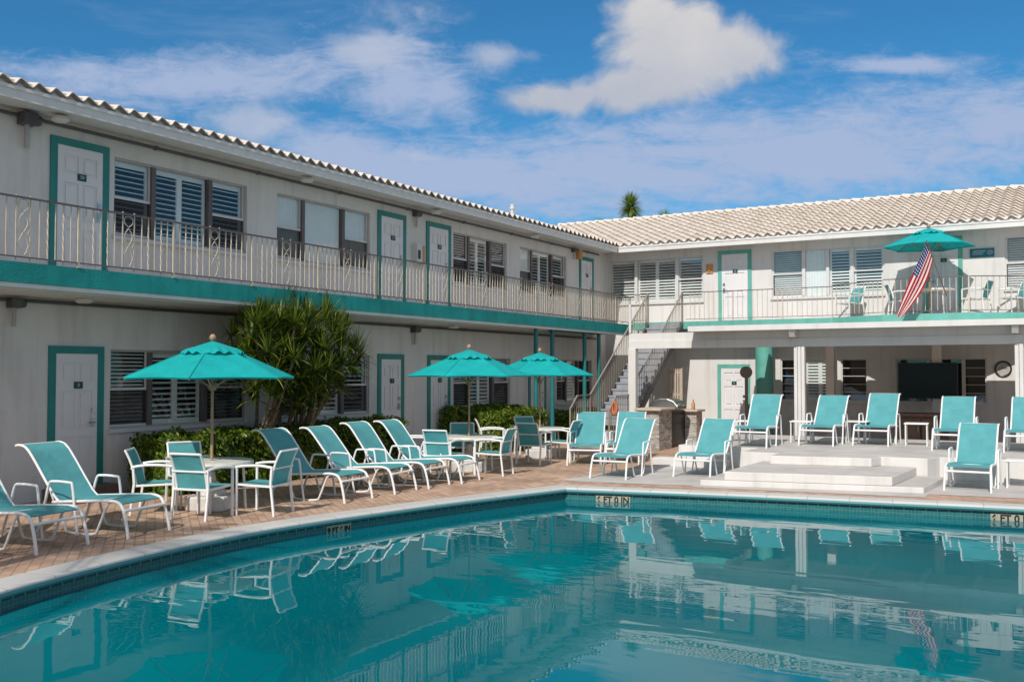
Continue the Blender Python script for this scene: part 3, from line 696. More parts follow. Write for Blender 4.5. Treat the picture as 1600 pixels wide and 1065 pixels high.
# ------------------------------------------------------------------ patio cover
t = thing('patio_cover', 'flat white patio cover on ribbed posts in front of the back wing', 'patio cover', (-5, 25, G))
mb = MB(); mb.prism([(-8.55, 23.5), (XB, 23.5), (XB, 27.55), (-7.72, 27.55), (-7.72, 26.75), (-8.55, 26.75)], 2.70, 2.83); mb.build('roof_slab', M['trim'], t)
mb = MB(); mb.box(-10.35, XB, 23.98, 24.10, 2.30, 2.70); mb.box(-10.35, XB, 23.955, 23.978, 2.30, 2.50); mb.build('front_beam', M['trim'], t)
mb = MB(); mb.box(-10.36, -10.15, 23.93, 24.13, G, 2.298); mb.box(-10.35, -10.29, 23.96, 24.02, 2.71, 3.47); mb.build('corner_post', M['trim'], t, bevel=.01)
for x in (-5.9, -1.15, 3.6):
    mb = MB(); mb.box(x-.12, x+.12, 23.97, 24.09, G, 2.298)
    for k in range(3): mb.box(x-.125+.088*k, x-.125+.074+.088*k, 23.915, 23.968, G+.1, 2.297)
    cp = mb.build('column', M['trim'], t, False, .006)
    m2 = MB(); m2.box(x-.17, x+.17, 23.86, 24.14, G, G+.10); m2.build('plinth', M['trim'], cp)
    m2 = MB(); m2.prism([(0, 0), (.38, 0), (.38, .06), (.30, .17), (0, .17)], 0, .13); 
    m2.v = [(x-.16+v[2], 23.95-v[0], 2.695-v[1]) for v in m2.v]; m2.build('bracket', M['trim'], cp)
for x in (-8.2, -7, -4.8, -3.5, -2.3, .0, 1.2):
    mb = MB(); mb.box(x-.04, x+.04, 24.12, 27.5, 2.55, 2.698); mb.build('rafter', M['trim'], t)
for x in (-6.05, -3.32):
    mb = MB(); mb.box(x-.11, x+.11, 27.9, 28.12, G, 2.96); mb.build('rear_post', M['trim'], t)
# tv and bar cabinet below it
t = thing('television', 'large black television mounted under the patio cover', 'television', (-3.6, 27.8, 1.0))
mb = MB(); mb.box(-4.26, -2.80, 27.78, 27.84, .99, 1.93); mb.build('casing', M['black'], t, bevel=.01)
mb = MB(); mb.box(-4.235, -2.825, 27.772, 27.778, 1.015, 1.905); mb.build('screen', M['glass_black'], t)
mb = MB(); mb.box(-3.7, -3.45, 27.85, 27.9, 1.3, 1.6); mb.build('mount', M['grey'], t)
t = thing('bar_cabinet', 'brown wooden bar cabinet with overhanging top below the television', 'cabinet', (-3.7, 27.2, G))
mb = MB(); mb.box(-4.16, -3.02, 26.95, 27.6, G, .56); mb.build('body', M['brown'], t, bevel=.01)
mb = MB(); mb.box(-4.30, -2.85, 26.8, 27.7, .562, .63); mb.build('top', M['brown'], t, bevel=.01)
for x in (-3.86, -3.32):
    mb = MB(); mb.box(x-.29, x+.29, 26.93, 26.948, G+.06, .50); d_ = mb.build('door', M['brown'], t, bevel=.006)
    m2 = MB(); m2.bar((x+.2, 26.92, .15), (x+.2, 26.92, .3), .015); m2.build('handle', M['chrome'], d_)
# disc-topped grey pole by the ground-floor door
t = thing('disc_lamp_post', 'grey pole with a round grey disc top in front of the sunlit ground-floor door', 'lamp post', (-8.12, 27.0, G))
mb = MB(); mb.tube([(-8.12, 27.0, G), (-8.12, 27.0, 1.55)], .045, 10, 0, 1); mb.build('pole', M['taupe'], t)
mb = MB(); mb.tube([(-8.12, 27.03, 1.68), (-8.12, 26.93, 1.68)], .165, 28, 0, 1); mb.build('disc', M['taupe'], t, True, .01)
mb = MB(); mb.lathe([(.18, 0), (.18, .03), (.06, .06)], 20, (-8.12, 27.0, G)); mb.build('base', M['taupe'], t, True)
# ------------------------------------------------------------------ barbecue island
t = thing('slatted_panel', 'narrow cream slatted panel standing under the stair behind the grill', 'panel', (-10.4, 27.5, G))
mb = MB()
for z in (.1, 1.0, 1.65): mb.box(-10.58, -10.2, 27.52, 27.545, z, z+.06)
for k in range(5): mb.box(-10.575+.077*k, -10.53+.077*k, 27.49, 27.519, G, 1.78)
mb.build('slats', M['countertop'], t)
mb = MB(); mb.box(-10.62, -10.585, 27.48, 27.55, G, 1.80); mb.build('stile', M['countertop'], t)
mb = MB(); mb.box(-10.215, -10.18, 27.48, 27.55, G, 1.80); mb.build('stile', M['countertop'], t)
t = thing('barbecue_island', 'stone-clad barbecue island with steel grill lid beside the stair foot', 'barbecue', (-9.2, 22.9, G))
mb = MB(); mb.box(-9.38, -8.85, 22.3, 23.15, G, .75); mb.build('stone_base', M['stone'], t, bevel=.012)
mb = MB(); mb.box(-9.46, -8.77, 22.2, 23.22, .752, .81); mb.build('counter', M['countertop'], t, bevel=.012)
mb = MB(); mb.box(-9.2, -8.62, 24.3, 24.75, G, .66); mb.build('stone_base', M['stone'], t, bevel=.012)
mb = MB(); mb.box(-9.55, -8.92, 23.23, 24.28, G+.02, .70); mb.build('recess', M['black'], t)
mb = MB(); mb.box(-9.46, -8.56, 24.2, 24.82, .662, .72); mb.build('counter', M['countertop'], t, bevel=.012)
mb = MB()
prof = [(-.42, 0), (-.42, .10), (-.30, .22), (-.1, .27), (.12, .27), (.30, .21), (.42, .08), (.42, 0)]
i = mb.pts([(-9.14+p[0]*.93, 23.3, .75+p[1]) for p in prof]+[(-9.14+p[0]*.93, 23.95, .75+p[1]) for p in prof]); n = len(prof)
mb.face(range(i, i+n)); mb.face(range(i+n, i+2*n))
for k in range(n): mb.face((i+k, i+(k+1) % n, i+n+(k+1) % n, i+n+k))
lid = mb.build('grill_lid', M['chrome'], t, False, .02)
m2 = MB(); m2.tube([(-8.80, 23.4, .86), (-8.72, 23.4, .88), (-8.72, 23.85, .88), (-8.80, 23.85, .86)], .014, 8, 0, 1); m2.build('handle', M['chrome'], lid)
for k, (y, c, lab) in enumerate(((24.32, 'tan', 'amber bottle on the barbecue counter'), (24.48, 'brown', 'brown bottle on the barbecue counter'), (24.64, 'alu_white', 'white canister on the barbecue counter'))):
    mb = MB(); mb.lathe([(.035, 0), (.04, .02), (.04, .15), (.015, .2), (.015, .25)], 12, (-8.72-.05*k, y, .721)); tag(mb.build('bottle', M[c], None, True), lab, 'bottle', 'bottles on the barbecue counter')
# ------------------------------------------------------------------ pool, coping, paving
inner = [(-7.0, 3.2), (-7.75, 4.1), (-8.2, 5.23), (-8.38, 5.96), (-8.53, 6.8), (-8.63, 7.74), (-8.65, 8.79), (-8.53, 9.8), (-8.33, 10.8), (-8.07, 12.0), (-7.72, 13.25), (-7.37, 14.43),
         (-5.78, 14.78), (-4.21, 15.06), (-2.4, 15.33), (-.74, 15.58), (1.5, 15.9), (4.6, 16.3), (6.4, 15.0), (6.6, 10.0), (6.4, 2.6), (5.5, 1.9), (-4.5, 1.9), (-6.2, 2.4)]
def catmull(P, n=4, corners=()):
    Q = []; m = len(P)
    for k in range(m):
        p0, p1, p2, p3 = (Vector(P[(k+j) % m]) for j in (-1, 0, 1, 2))
        if k in corners: p0 = p1
        if (k+1) % m in corners: p3 = p2
        for j in range(n):
            t_ = j/n; Q.append(.5*((2*p1)+(p2-p0)*t_+(2*p0-5*p1+4*p2-p3)*t_*t_+(3*p1-p0-3*p2+p3)*t_**3))
    return [(q.x, q.y) for q in Q]
pool = catmull(inner, 4, corners=(11, 17))
def offset(P, d):
    out = []; m = len(P)
    for k in range(m):
        a, b, c = Vector(P[k-1]), Vector(P[k]), Vector(P[(k+1) % m])
        e1 = (b-a).normalized(); e2 = (c-b).normalized(); n = (Vector((-e1.y, e1.x))+Vector((-e2.y, e2.x)))
        n.normalize(); s = d/max(.35, n.dot(Vector((-e1.y, e1.x)))); out.append((b.x+n.x*s, b.y+n.y*s))
    return out
area = sum(pool[k-1][0]*pool[k][1]-pool[k][0]*pool[k-1][1] for k in range(len(pool)))
sgn = 1 if area < 0 else -1
outer = offset(pool, .33*sgn)
bull = offset(pool, -.065*sgn)
WZ = G-.20
arc = [0]
for k in range(len(pool)): arc.append(arc[-1]+(Vector(pool[(k+1) % len(pool)])-Vector(pool[k])).length)
def band(name, A, za, B, zb, m, kind='structure'):
    mb = MB(); n = len(A)
    for k in range(n):
        j = (k+1) % n; w = max(abs(za-zb), (Vector(A[k])-Vector(B[k])).length)
        mb.poly([(*A[k], za), (*A[j], za), (*B[j], zb), (*B[k], zb)], 0, [(arc[k], 0), (arc[k+1], 0), (arc[k+1], w), (arc[k], w)])
    return tag(mb.build(name, m), kind=kind)
band('pool_coping', outer, G+.004, pool, G+.012, M['coping'])
n = len(pool)
def lip(name, rings, m):
    mb = MB()
    for (A, za), (B, zb) in zip(rings, rings[1:]):
        for k in range(n):
            j = (k+1) % n; mb.poly([(*A[k], za), (*A[j], za), (*B[j], zb), (*B[k], zb)], 0, [(arc[k], .1), (arc[k+1], .1), (arc[k+1], .2), (arc[k], .2)])
    tag(mb.build(name, m, None, True), kind='structure')
lip('pool_coping', [(pool, G+.012), (offset(pool, -.04*sgn), G+.008), (offset(pool, -.06*sgn), G-.004), (bull, G-.02)], M['coping'])
lip('coping_face', [(bull, G-.02), (bull, G-.05), (offset(pool, -.045*sgn), G-.075), (offset(pool, -.002*sgn), G-.08)], M['coping_face'])
band('pool_wall', pool, G-.08, pool, G-.115, M['trimtile']); band('pool_wall', pool, G-.115, pool, G-.6, M['pooltile'])
mb = MB(); mb.poly([(x, y, WZ) for x, y in offset(pool, .02*sgn)]); o = mb.build('pool_water', M['water']); tag(o, kind='structure')
# paving: one sheet with the pool cut out
cu = bpy.data.curves.new('paving', 'CURVE'); cu.dimensions = '2D'; cu.fill_mode = 'BOTH'
for P in ([(-70, -50), (70, -50), (70, 90), (-70, 90)], outer):
    s = cu.splines.new('POLY'); s.points.add(len(P)-1)
    for k, (x, y) in enumerate(P): s.points[k].co = (x, y, 0, 1)
    s.use_cyclic_u = True
tmp = bpy.data.objects.new('tmp', cu); col.objects.link(tmp)
me = bpy.data.meshes.new_from_object(tmp.evaluated_get(bpy.context.evaluated_depsgraph_get())); bpy.data.objects.remove(tmp)
pv = bpy.data.objects.new('pool_deck', me); col.objects.link(pv); pv.location = (0, 0, G); me.materials.clear(); me.materials.append(M['paver']); tag(pv, kind='structure')
# grey concrete beside the steps
mb = MB(); mb.poly([(x, y, G+.005) for x, y in [(-7.95, 15.35), (-7.3, 15.33), (-5.62, 15.70), (-5.62, 15.5), (-2.1, 16.0), (-2.1, 16.45), (7.5, 17.6), (7.5, 19.5), (-7.2, 19.5), (-7.7, 17.2)]]); tag(mb.build('concrete_path', M['deckgrey']), kind='structure')
# stepped white platform
fy = lambda x: 15.72+.20*(x+5.5)
def tier(x0, x1, dy, yb, z0, z1, nm, parent=None):
    mb = MB(); mb.prism([(x0, fy(x0)+dy), (x1, fy(x1)+dy), (x1+.1, yb), (x0-.0, yb)], z0, z1, 0, 1); return mb.build(nm, [M['steps'], M['deckgrey']], parent, False, .012)
tr = thing('stepped_platform', 'low white painted platform with broad steps rising from the pool edge', 'platform', (-4, 18, G))
tier(-5.55, -2.17, .10, 18.3, G, -.10, 'step', tr); tier(-5.17, -2.62, .125, 18.3, -.1, .045, 'step', tr); tier(-4.87, -3.2, 1.75, 18.3, .045, .198, 'step', tr)
mb = MB(); mb.prism([(-7.2, 19.2), (-5.55, 19.2), (-5.55, 18.15), (-2.35, 18.35), (-2.2, 18.75), (7.5, 19.3), (7.5, 23.3), (-7.2, 23.3)], G, .2, 0, 1); mb.build('platform', [M['steps'], M['deckgrey']], tr, False, .012)
mb = MB(); mb.box(-7.6, -6.1, 18.75, 19.19, G, -.05); mb.build('step', [M['steps']], tr, False, .01)
# depth markers on the tile line
def marker(pc, pd, txt, label, wid=.28, size=.135):
    """pc centre on pool wall, pd direction along the wall"""
    d = Vector((pd[0], pd[1], 0)).normalized(); nrm = Vector((d.y, -d.x, 0))
    c = Vector((pc[0], pc[1], WZ+.02))+nrm*.006
    mb = MB(); h = .075; w = wid
    ps = [c+d*(sx*w)+Vector((0, 0, sz*h)) for sx, sz in ((-1, -1), (1, -1), (1, 1), (-1, 1))]
    bk = [p-nrm*.02 for p in ps]; i = mb.pts(ps+bk); mb.face((i, i+1, i+2, i+3)); mb.face((i+7, i+6, i+5, i+4))
    for k in range(4): mb.face((i+k, i+4+k, i+4+(k+1) % 4, i+(k+1) % 4))
    o = mb.build('depth_marker', M['label']); tag(o, label, 'depth marker', 'depth marker tiles on the pool wall')
    me = text_mesh(txt, size, bold=.004); me.materials.append(M['ink']); tx = bpy.data.objects.new('lettering', me); col.objects.link(tx); tx.parent = o
    tx.location = c+nrm*.003+Vector((0, 0, .01)); tx.rotation_euler = (R(90), 0, math.atan2(d.y, d.x))
def on_pool(xr, k0, k1, f):
    a, b = Vector(inner[k0]), Vector(inner[k1]); return a.lerp(b, f), (b-a)
p, d = on_pool(0, 11, 12, .49); marker(p, d, '6 FT 0 IN', 'pale tile reading 6 FT 0 IN near the far left pool corner')
p, d = on_pool(0, 14, 15, .91); marker(p, d, '6 FT 0 IN', 'pale tile reading 6 FT at the right edge of the far pool wall')
p, d = on_pool(0, 7, 8, .27); marker(p, d, '9 FT 6 IN', 'dark shaded tile reading 9 FT 6 IN on the left pool wall', .20, .095)
# ------------------------------------------------------------------ loungers
def make_lounger():
    t = thing('sun_lounger', 'x', 'sun lounger', (0, 0, 0), 'teal sling sun loungers round the pool'); X = .33; r = .018
    mb = MB()
    for s in (-1, 1):
        x = s*X
        mb.tube([(x, .13, .385), (x, .22, .412), (x, .4, .41), (x, .8, .385), (x, 1.15, .36)], r, 8)
    mb.tube([(-X, .065, .31), (X, .065, .31)], .017, 8, 0, 1); mb.tube([(-X, .62, .375), (X, .62, .375)], .013, 8, 0, 1); mb.tube([(-X, 1.13, .355), (X, 1.13, .355)], .015, 8, 0, 1)
    mb.build('frame', M['frame'], t, True)
    for s in (-1, 1):
        x = s*X
        mb = MB(); mb.tube([(x*1.03, 0, 0), (x*1.02, .03, .15), (x, .085, .32), (x, .13, .385)], r, 8); mb.build('leg', M['frame'], t, True)
        mb = MB(); mb.tube([(x*.94, .24, .405), (x*.94, .34, .36), (x*.94, .47, .09), (x*.94, .55, .018), (x*.94, .9, .016), (x*.94, .98, .08), (x*.94, 1.08, .36)], .0145, 8); mb.build('leg', M['frame'], t, True)
        mb = MB(); mb.tube([(x*1.12, .72, 0), (x*1.12, .77, .3), (x*1.12, .81, .57), (x*1.12, .86, .605), (x*1.12, 1.1, .61), (x*1.12, 1.17, .57), (x*1.10, 1.25, .3), (x*1.08, 1.36, 0)], .0155, 8); mb.build('armrest', M['frame'], t, True)
    mb = MB(); rows = []
    for k in range(9):
        f = k/8; y = .14+.98*f; z = (.385 if k == 0 else .425-.05*f)
        rows.append([(-.315+.63*j/6, y, z-.02*math.sin(math.pi*j/6)*math.sin(math.pi*f)) for j in range(7)])
    mb.sheet(rows); lo = [[(p[0], p[1], p[2]-.012) for p in rw] for rw in rows]; mb.sheet(lo)
    mb.sheet([[p[0] for p in rows], [p[0] for p in lo]]); mb.sheet([[p[-1] for p in rows], [p[-1] for p in lo]]); mb.sheet([rows[0], lo[0]])
    mb.build('seat_sling', M['sling'], t, True)
    prof = [(1.07, .36), (1.16, .43), (1.30, .60), (1.45, .79), (1.56, .92), (1.64, .985), (1.73, 1.005), (1.79, .995)]
    mb = MB()
    for s in (-1, 1): mb.tube([(s*.30, y, z) for y, z in prof], .0155, 8)
    mb.tube([(-.30, 1.79, .995), (.30, 1.79, .995)], .0155, 8, 0, 1)
    mb.tube([(-.25, 1.36, .66), (-.25, 1.22, .36)], .01, 6, 0, 1); mb.tube([(.25, 1.36, .66), (.25, 1.22, .36)], .01, 6, 0, 1)
    bf = mb.build('back_frame', M['frame'], t, True)
    mb = MB(); rows = []
    for k, (y, z) in enumerate(prof[:-1]+[(1.775, 1.0)]):
        g = .018*math.sin(math.pi*k/(len(prof)-1)); rows.append([(-.285+.57*j/6, y+g*math.sin(math.pi*j/6)*.8, z-g*math.sin(math.pi*j/6)*.6+.006) for j in range(7)])
    mb.sheet(rows); mb.build('back_sling', M['sling'], bf, True)
    return t
PL = make_lounger(); used = False
lg = [((-9.44, 5.55, G), 183, 'sun lounger cut off by the left edge of the photo'),
      ((-9.44, 6.72, G), 187, 'shaded sun lounger second from the left edge, foot towards the pool'),
      ((-9.46, 7.86, G), 188.5, 'sun lounger with raised back in front of the lower left door, beside the first table'),
      ((-9.24, 11.43, G), 182.5, 'sun lounger with its back in umbrella shade, just right of the first table'),
      ((-9.26, 12.62, G), 186.5, 'sunlit lounger nearest the shaded one in the row before the hedge'),
      ((-9.22, 13.49, G), 184.5, 'middle of the three sunlit loungers in the row before the hedge'),
      ((-9.15, 14.35, G), 186, 'lounger at the far end of the row, next to the second table'),
      ((-8.72, 17.9, G), 110, 'frontal lounger between the third table and the corner lounger'),
      ((-8.17, 18.55, G), 106, 'lounger half hidden behind the one at the far left pool corner'),
      ((-7.29, 15.92, G), 92.5, 'sunlit lounger by the far left pool corner, foot towards the pool'),
      ((-6.08, 16.86, G), 91, 'sunlit lounger beside the left end of the white steps'),
      ((-1.61, 17.1, G), 88.5, 'big sunlit lounger on the paving right of the white steps'),
      ((-5.68, 19.02, .2), 93, 'first lounger on the platform, left of the ribbed post'),
      ((-4.67, 20.2, .2), 89.5, 'second lounger on the platform, just right of the ribbed post'),
      ((-3.72, 20.75, .2), 89.5, 'third lounger on the platform, left of the white side table'),
      ((-2.15, 20.07, .2), 91, 'fourth lounger on the platform, behind the big one on the paving'),
      ((-.95, 20.3, .2), 89, 'last lounger on the platform, at the right edge')]
random.seed(21)
for loc, an, lab in lg:
    o = place(PL, used, loc, R(an-90), lab); used = True
    for c in kids(o):                                   # each back reclined a touch differently about its hinge
        if c.name.startswith('back_frame'):
            a = R(random.uniform(-2.5, 2.5)); h = Vector((0, 1.09, .36)); rm = Matrix.Rotation(a, 3, 'X'); c.rotation_euler = (a, 0, 0); c.location = h-rm @ h
# ------------------------------------------------------------------ chairs
def make_chair():
    t = thing('patio_chair', 'x', 'chair', (0, 0, 0), 'teal sling patio chairs at the tables'); X = .265; w = .03
    for s in (-1, 1):
        mb = MB(); mb.bar((s*X, .25, 0), (s*X, .25, .63), w); mb.build('leg', M['frame'], t, bevel=.004)
        mb = MB(); mb.bar((s*X, -.30, 0), (s*X, -.25, .42), w); mb.bar((s*X, -.25, .42), (s*X, -.265, .63), w); mb.build('leg', M['frame'], t, bevel=.004)
        mb = MB(); mb.tube([(s*X, .265, .635), (s*X, .12, .655), (s*X, -.1, .66), (s*X, -.28, .635)], .019, 8, 0, 3, sx=1.2); mb.build('armrest', M['frame'], t, True)
    mb = MB()
    for s in (-1, 1): mb.bar((s*.245, .25, .405), (s*.245, -.25, .385), .028)
    mb.bar((-.25, .25, .40), (.25, .25, .40), .028); mb.bar((-.26, -.26, .39), (.26, -.26, .39), .028)
    mb.build('seat_frame', M['frame'], t, bevel=.004)
    mb = MB(); rows = []
    for k in range(6):
        f = k/5; rows.append([(-.235+.47*j/4, .25-.5*f, .425-.02*f-.02*math.sin(math.pi*j/4)*math.sin(math.pi*(f*.8+.1))) for j in range(5)])
    mb.sheet(rows); mb.build('seat', M['sling'], t, True)
    prof = [(-.225, .38), (-.25, .5), (-.285, .64), (-.33, .76), (-.375, .85)]
    mb = MB()
    for s in (-1, 1): mb.tube([(s*.235, y, z) for y, z in prof], .016, 8)
    mb.tube([(-.235, -.375, .85), (.235, -.375, .85)], .016, 8, 0, 1); mb.tube([(-X, -.285, .62), (X, -.285, .62)], .014, 8, 0, 1)
    bf = mb.build('back_frame', M['frame'], t, True)
    mb = MB(); rows = [[(-.225+.45*j/4, y+.012*math.sin(math.pi*j/4)*-1+.006, z) for j in range(5)] for y, z in [(-.222, .40)]+prof[1:-1]+[(-.37, .842)]]
    mb.sheet(rows); mb.build('backrest', M['sling'], bf, True)
    return t
PC = make_chair(); used = False
BZ = 3.19
ch = [((-10.84, 9.14, G), 38, 'chair at the first table seen from the side, back to the left'),
      ((-11.25, 10.05, G), -28, 'chair at the first table against the hedge, facing the camera'),
      ((-9.95, 9.12, G), 100, 'chair at the first table with its back to the camera'),
      ((-9.55, 9.80, G), 195, 'chair on the right of the first table, facing left'),
      ((-11.0, 15.35, G), 35, 'chair at the second table seen edge-on, back to the left'),
      ((-10.05, 14.85, G), 97, 'chair at the second table with its back to the camera, beside the loungers'),
      ((-10.75, 16.55, G), -55, 'chair on the far side of the second table, facing the camera'),
      ((-9.45, 15.58, G), 190, 'chair on the right of the second table, facing left'),
      ((-11.2, 18.45, G), 35, 'chair at the third table seen from the side, before the hedge'),
      ((-10.95, 19.7, G), -35, 'chair at the third table facing the camera, partly in umbrella shade'),
      ((-9.80, 17.8, G), 93, 'chair at the third table with its back to the camera'),
      ((-9.72, 18.85, G), 185, 'chair on the right of the third table, behind the upright lounger'),
      ((-5.6, 28.35, BZ), 235, 'chair alone on the back balcony under the window'),
      ((-4.22, 28.2, BZ), 20, 'chair on the back balcony behind the flag'),
      ((-2.38, 28.15, BZ), 165, 'chair on the back balcony right of the umbrella pole'),
      ((-1.5, 28.45, BZ), 215, 'chair on the back balcony at the right edge')]
for loc, an, lab in ch:
    o = place(PC, used, loc, R(an-90), lab); used = True
    if loc[2] > 1: o['group'] = 'teal chairs on the back balcony'
# ------------------------------------------------------------------ tables and umbrellas
def make_table():
    t = thing('round_table', 'x', 'table', (0, 0, 0), 'round tables under the umbrellas')
    mb = MB(); mb.lathe([(.03, .60), (.50, .60), (.555, .615), (.565, .64), (.555, .668), (.52, .675), (.03, .672)], 72, (0, 0, 0), 0, .012, 36); mb.build('tabletop', M['tabletop'], t, True)
    for k in range(4):
        a = R(45+90*k); mb = MB(); mb.tube([(.46*math.cos(a), .46*math.sin(a), 0), (.42*math.cos(a), .42*math.sin(a), .60)], .018, 8, 0, 1); mb.build('leg', M['frame'], t, True)
    return t
PT = make_table(); used = False
tb = [((-10.45, 9.72, G), 'round pale table under the nearest umbrella on the left'), ((-10.15, 15.85, G), 'round pale table under the middle umbrella'), ((-10.38, 19.1, G), 'round pale table under the umbrella nearest the stair'), ((-3.42, 27.95, BZ), 'round table under the balcony umbrella')]
for loc, lab in tb: place(PT, used, loc, 0, lab); used = True
def make_umbrella():
    t = thing('patio_umbrella', 'x', 'umbrella', (0, 0, 0), 'teal market umbrellas'); Rr = 1.18; ZR, ZA = 1.815, 2.31
    mb = MB(); mb.tube([(0, 0, .1), (0, 0, 2.33)], .021, 10, 0, 1); mb.build('pole', M['wood_pole'], t, True)
    mb = MB(); mb.lathe([(.02, 0), (.045, .03), (.048, .06), (.03, .095), (.01, .105)], 14, (0, 0, 2.315)); mb.build('finial', M['wood_pole'], t, True)
    mb = MB(); rim = []
    for k in range(6):
        a0, a1 = R(60*k), R(60*(k+1)); rows = []
        for i in range(9):
            f = .05+.95*i/8; row = []
            for j in range(9):
                g = j/8; p0 = Vector((math.cos(a0), math.sin(a0), 0)); p1 = Vector((math.cos(a1), math.sin(a1), 0)); p = p0.lerp(p1, g)
                bow = 4*g*(1-g); sc_ = f*Rr*(1-.03*bow*(f**3)); z = ZA-(ZA-ZR)*(f**1.06)-.034*bow*f+.045*bow*(f**6)
                row.append((p.x*sc_, p.y*sc_, z))
            rows.append(row)
        mb.sheet(rows)
        mb.sheet([rows[-1], [(p[0]*.985, p[1]*.985, p[2]-.022) for j, p in enumerate(rows[-1])]])
    for k in range(6):                                   # stitched seams over the ribs
        c, s = math.cos(R(60*k)), math.sin(R(60*k))
        mb.tube([(c*Rr*f, s*Rr*f, ZA-(ZA-ZR)*f**1.06+.004) for f in (.06, .3, .55, .8, 1.0)], .007, 6, 0, 1)
    cp = mb.build('canopy', M['umb'], t, True)
    mb = MB(); rows = []
    for i in range(10):
        f = i/9; row = []
        for j in range(97):
            a = 2*math.pi*j/96; ph = (a % R(60))/R(60); hexr = math.cos(R(30))/math.cos((a % R(60))-R(30)); bow = 4*ph*(1-ph)
            rr = (.03+(.40+.05*bow)*f)*hexr; g = rr/Rr/hexr
            z = ZA-(ZA-ZR)*(g**1.06)+.016+.048*f*bow+(.016*math.sin(ph*6*math.pi)*max(0, f-.5)*2)*(.3+bow)-.022*max(0, f-.85)/.15
            row.append((rr*math.cos(a), rr*math.sin(a), z))
        rows.append(row)
    mb.sheet(rows); mb.build('vent_cap', M['umb'], cp, True)
    for k in range(6):
        a = R(60*k); c, s = math.cos(a), math.sin(a)
        mb = MB(); mb.bar((c*.05, s*.05, ZA-.05), (c*Rr*.99, s*Rr*.99, ZR-.022), .018, .014); rb = mb.build('rib', M['wood_pole'], t)
        m2 = MB(); m2.bar((c*.04, s*.04, ZA-.62), (c*Rr*.52, s*Rr*.52, ZA-.33), .016, .012); m2.build('strut', M['wood_pole'], rb)
    mb = MB(); mb.lathe([(.05, 0), (.055, .04), (.05, .08)], 12, (0, 0, ZA-.67)); mb.build('hub', M['wood_pole'], t, True)
    return t
PU = make_umbrella(); used = False
um = [((-10.45, 9.72, G), 3, 1.0, 'nearest teal umbrella, over the first table on the left'), ((-10.15, 15.85, G), 40, 1.0, 'middle teal umbrella, over the table at the end of the lounger row'),
      ((-10.38, 19.1, G), 27, 1.0, 'teal umbrella nearest the stair, overlapping the middle one'), ((-3.45, 27.75, BZ), 20, .98, 'teal umbrella up on the back balcony beside the flag')]
for loc, an, s, lab in um:
    o = place(PU, used, loc, R(an), lab); used = True; o.scale = (s, s, s)
def make_base():
    t = thing('umbrella_base', 'x', 'umbrella base', (0, 0, 0), 'white concrete umbrella bases')
    mb = MB(); mb.prism([(-.29, -.2), (-.2, -.29), (.2, -.29), (.29, -.2), (.29, .2), (.2, .29), (-.2, .29), (-.29, .2)], 0, .20); mb.build('block', M['concrete_white'], t, False, .025)
    mb = MB(); mb.lathe([(.22, .202), (.20, .26), (.12, .36), (.06, .40), (.05, .52), (.03, .52)], 8, (0, 0, 0)); mb.build('collar', M['concrete_white'], t, False, .012)
    return t
PB = make_base(); used = False
for (loc, lab) in (((-10.45, 9.72, G), 'white concrete base under the first table'), ((-10.15, 15.85, G), 'white concrete base under the middle table'), ((-10.38, 19.1, G), 'shaded concrete base under the third table')):
    place(PB, used, loc, R(20), lab); used = True
# ------------------------------------------------------------------ small side tables
def make_side():
    t = thing('side_table', 'x', 'side table', (0, 0, 0), 'small white side tables between the loungers')
    mb = MB(); mb.box(-.23, .23, -.23, .23, .43, .455); mb.build('top', M['frame'], t, bevel=.01)
    for s in (-1, 1):
        mb = MB(); mb.tube([(s*.2, -.2, .43), (s*.2, -.21, .03), (s*.2, -.18, .012), (s*.2, .18, .012), (s*.2, .21, .03), (s*.2, .2, .43)], .014, 8, 0, 2); mb.build('leg', M['frame'], t, True)
    return t
PS = make_side(); used = False
for loc, an, lab in (((-6.35, 20.75, .2), 10, 'small white side table left of the first platform lounger'), ((-5.18, 21.2, .2), 5, 'small white side table in front of the ribbed post'), ((-4.15, 21.75, .2), 0, 'small white side table between the second and third platform loungers'), ((-2.95, 21.5, .2), 5, 'small white side table between the third and fourth platform loungers'), ((-.9, 18.2, G), 0, 'small white side table by the big lounger at the right edge')):
    place(PS, used, loc, R(an), lab); used = True
# ------------------------------------------------------------------ flag
t = thing('flag', 'American flag hanging from a slanted pole on the back balcony rail', 'flag', (-3.6, 27.3, 3.4))
tip = Vector((-3.34, 26.55, 4.93)); foot = Vector((-2.98, 27.28, 3.62))
mb = MB(); mb.tube([tuple(foot), tuple(tip+(tip-foot)*.05)], .014, 8, 0, 1); mb.build('pole', M['iron_dark'], t, True)
B_ = tip.lerp(foot, .31); NU, NV = 36, 26
fly0 = Vector((-4.12, 26.75, 3.14)); fly1 = Vector((-4.02, 26.80, 3.05))
mb = MB(); rows = []
for i in range(NU+1):
    u = i/NU; row = []
    for j in range(NV+1):
        v = j/NV; w_ = v/.30*.50 if v < .30 else (.50-(v-.30)/.24*.16 if v < .54 else .34+(v-.54)/.46*.66)
        p = tip.lerp(B_, w_)*(1-u)+fly0.lerp(fly1, w_)*u
        p = p+Vector((0.12, 0, -.0))*math.sin(math.pi*u)*(w_*1.5-.35)
        p.y += .03*math.sin(w_*9+u*3)*(.25+u*.6)+(.05*math.sin(math.pi*max(0, min(1, (v-.25)/.34))))*(.4+.6*u)
        row.append(tuple(p))
    rows.append(row)
i0 = len(mb.v)
for r_ in rows: mb.v += r_
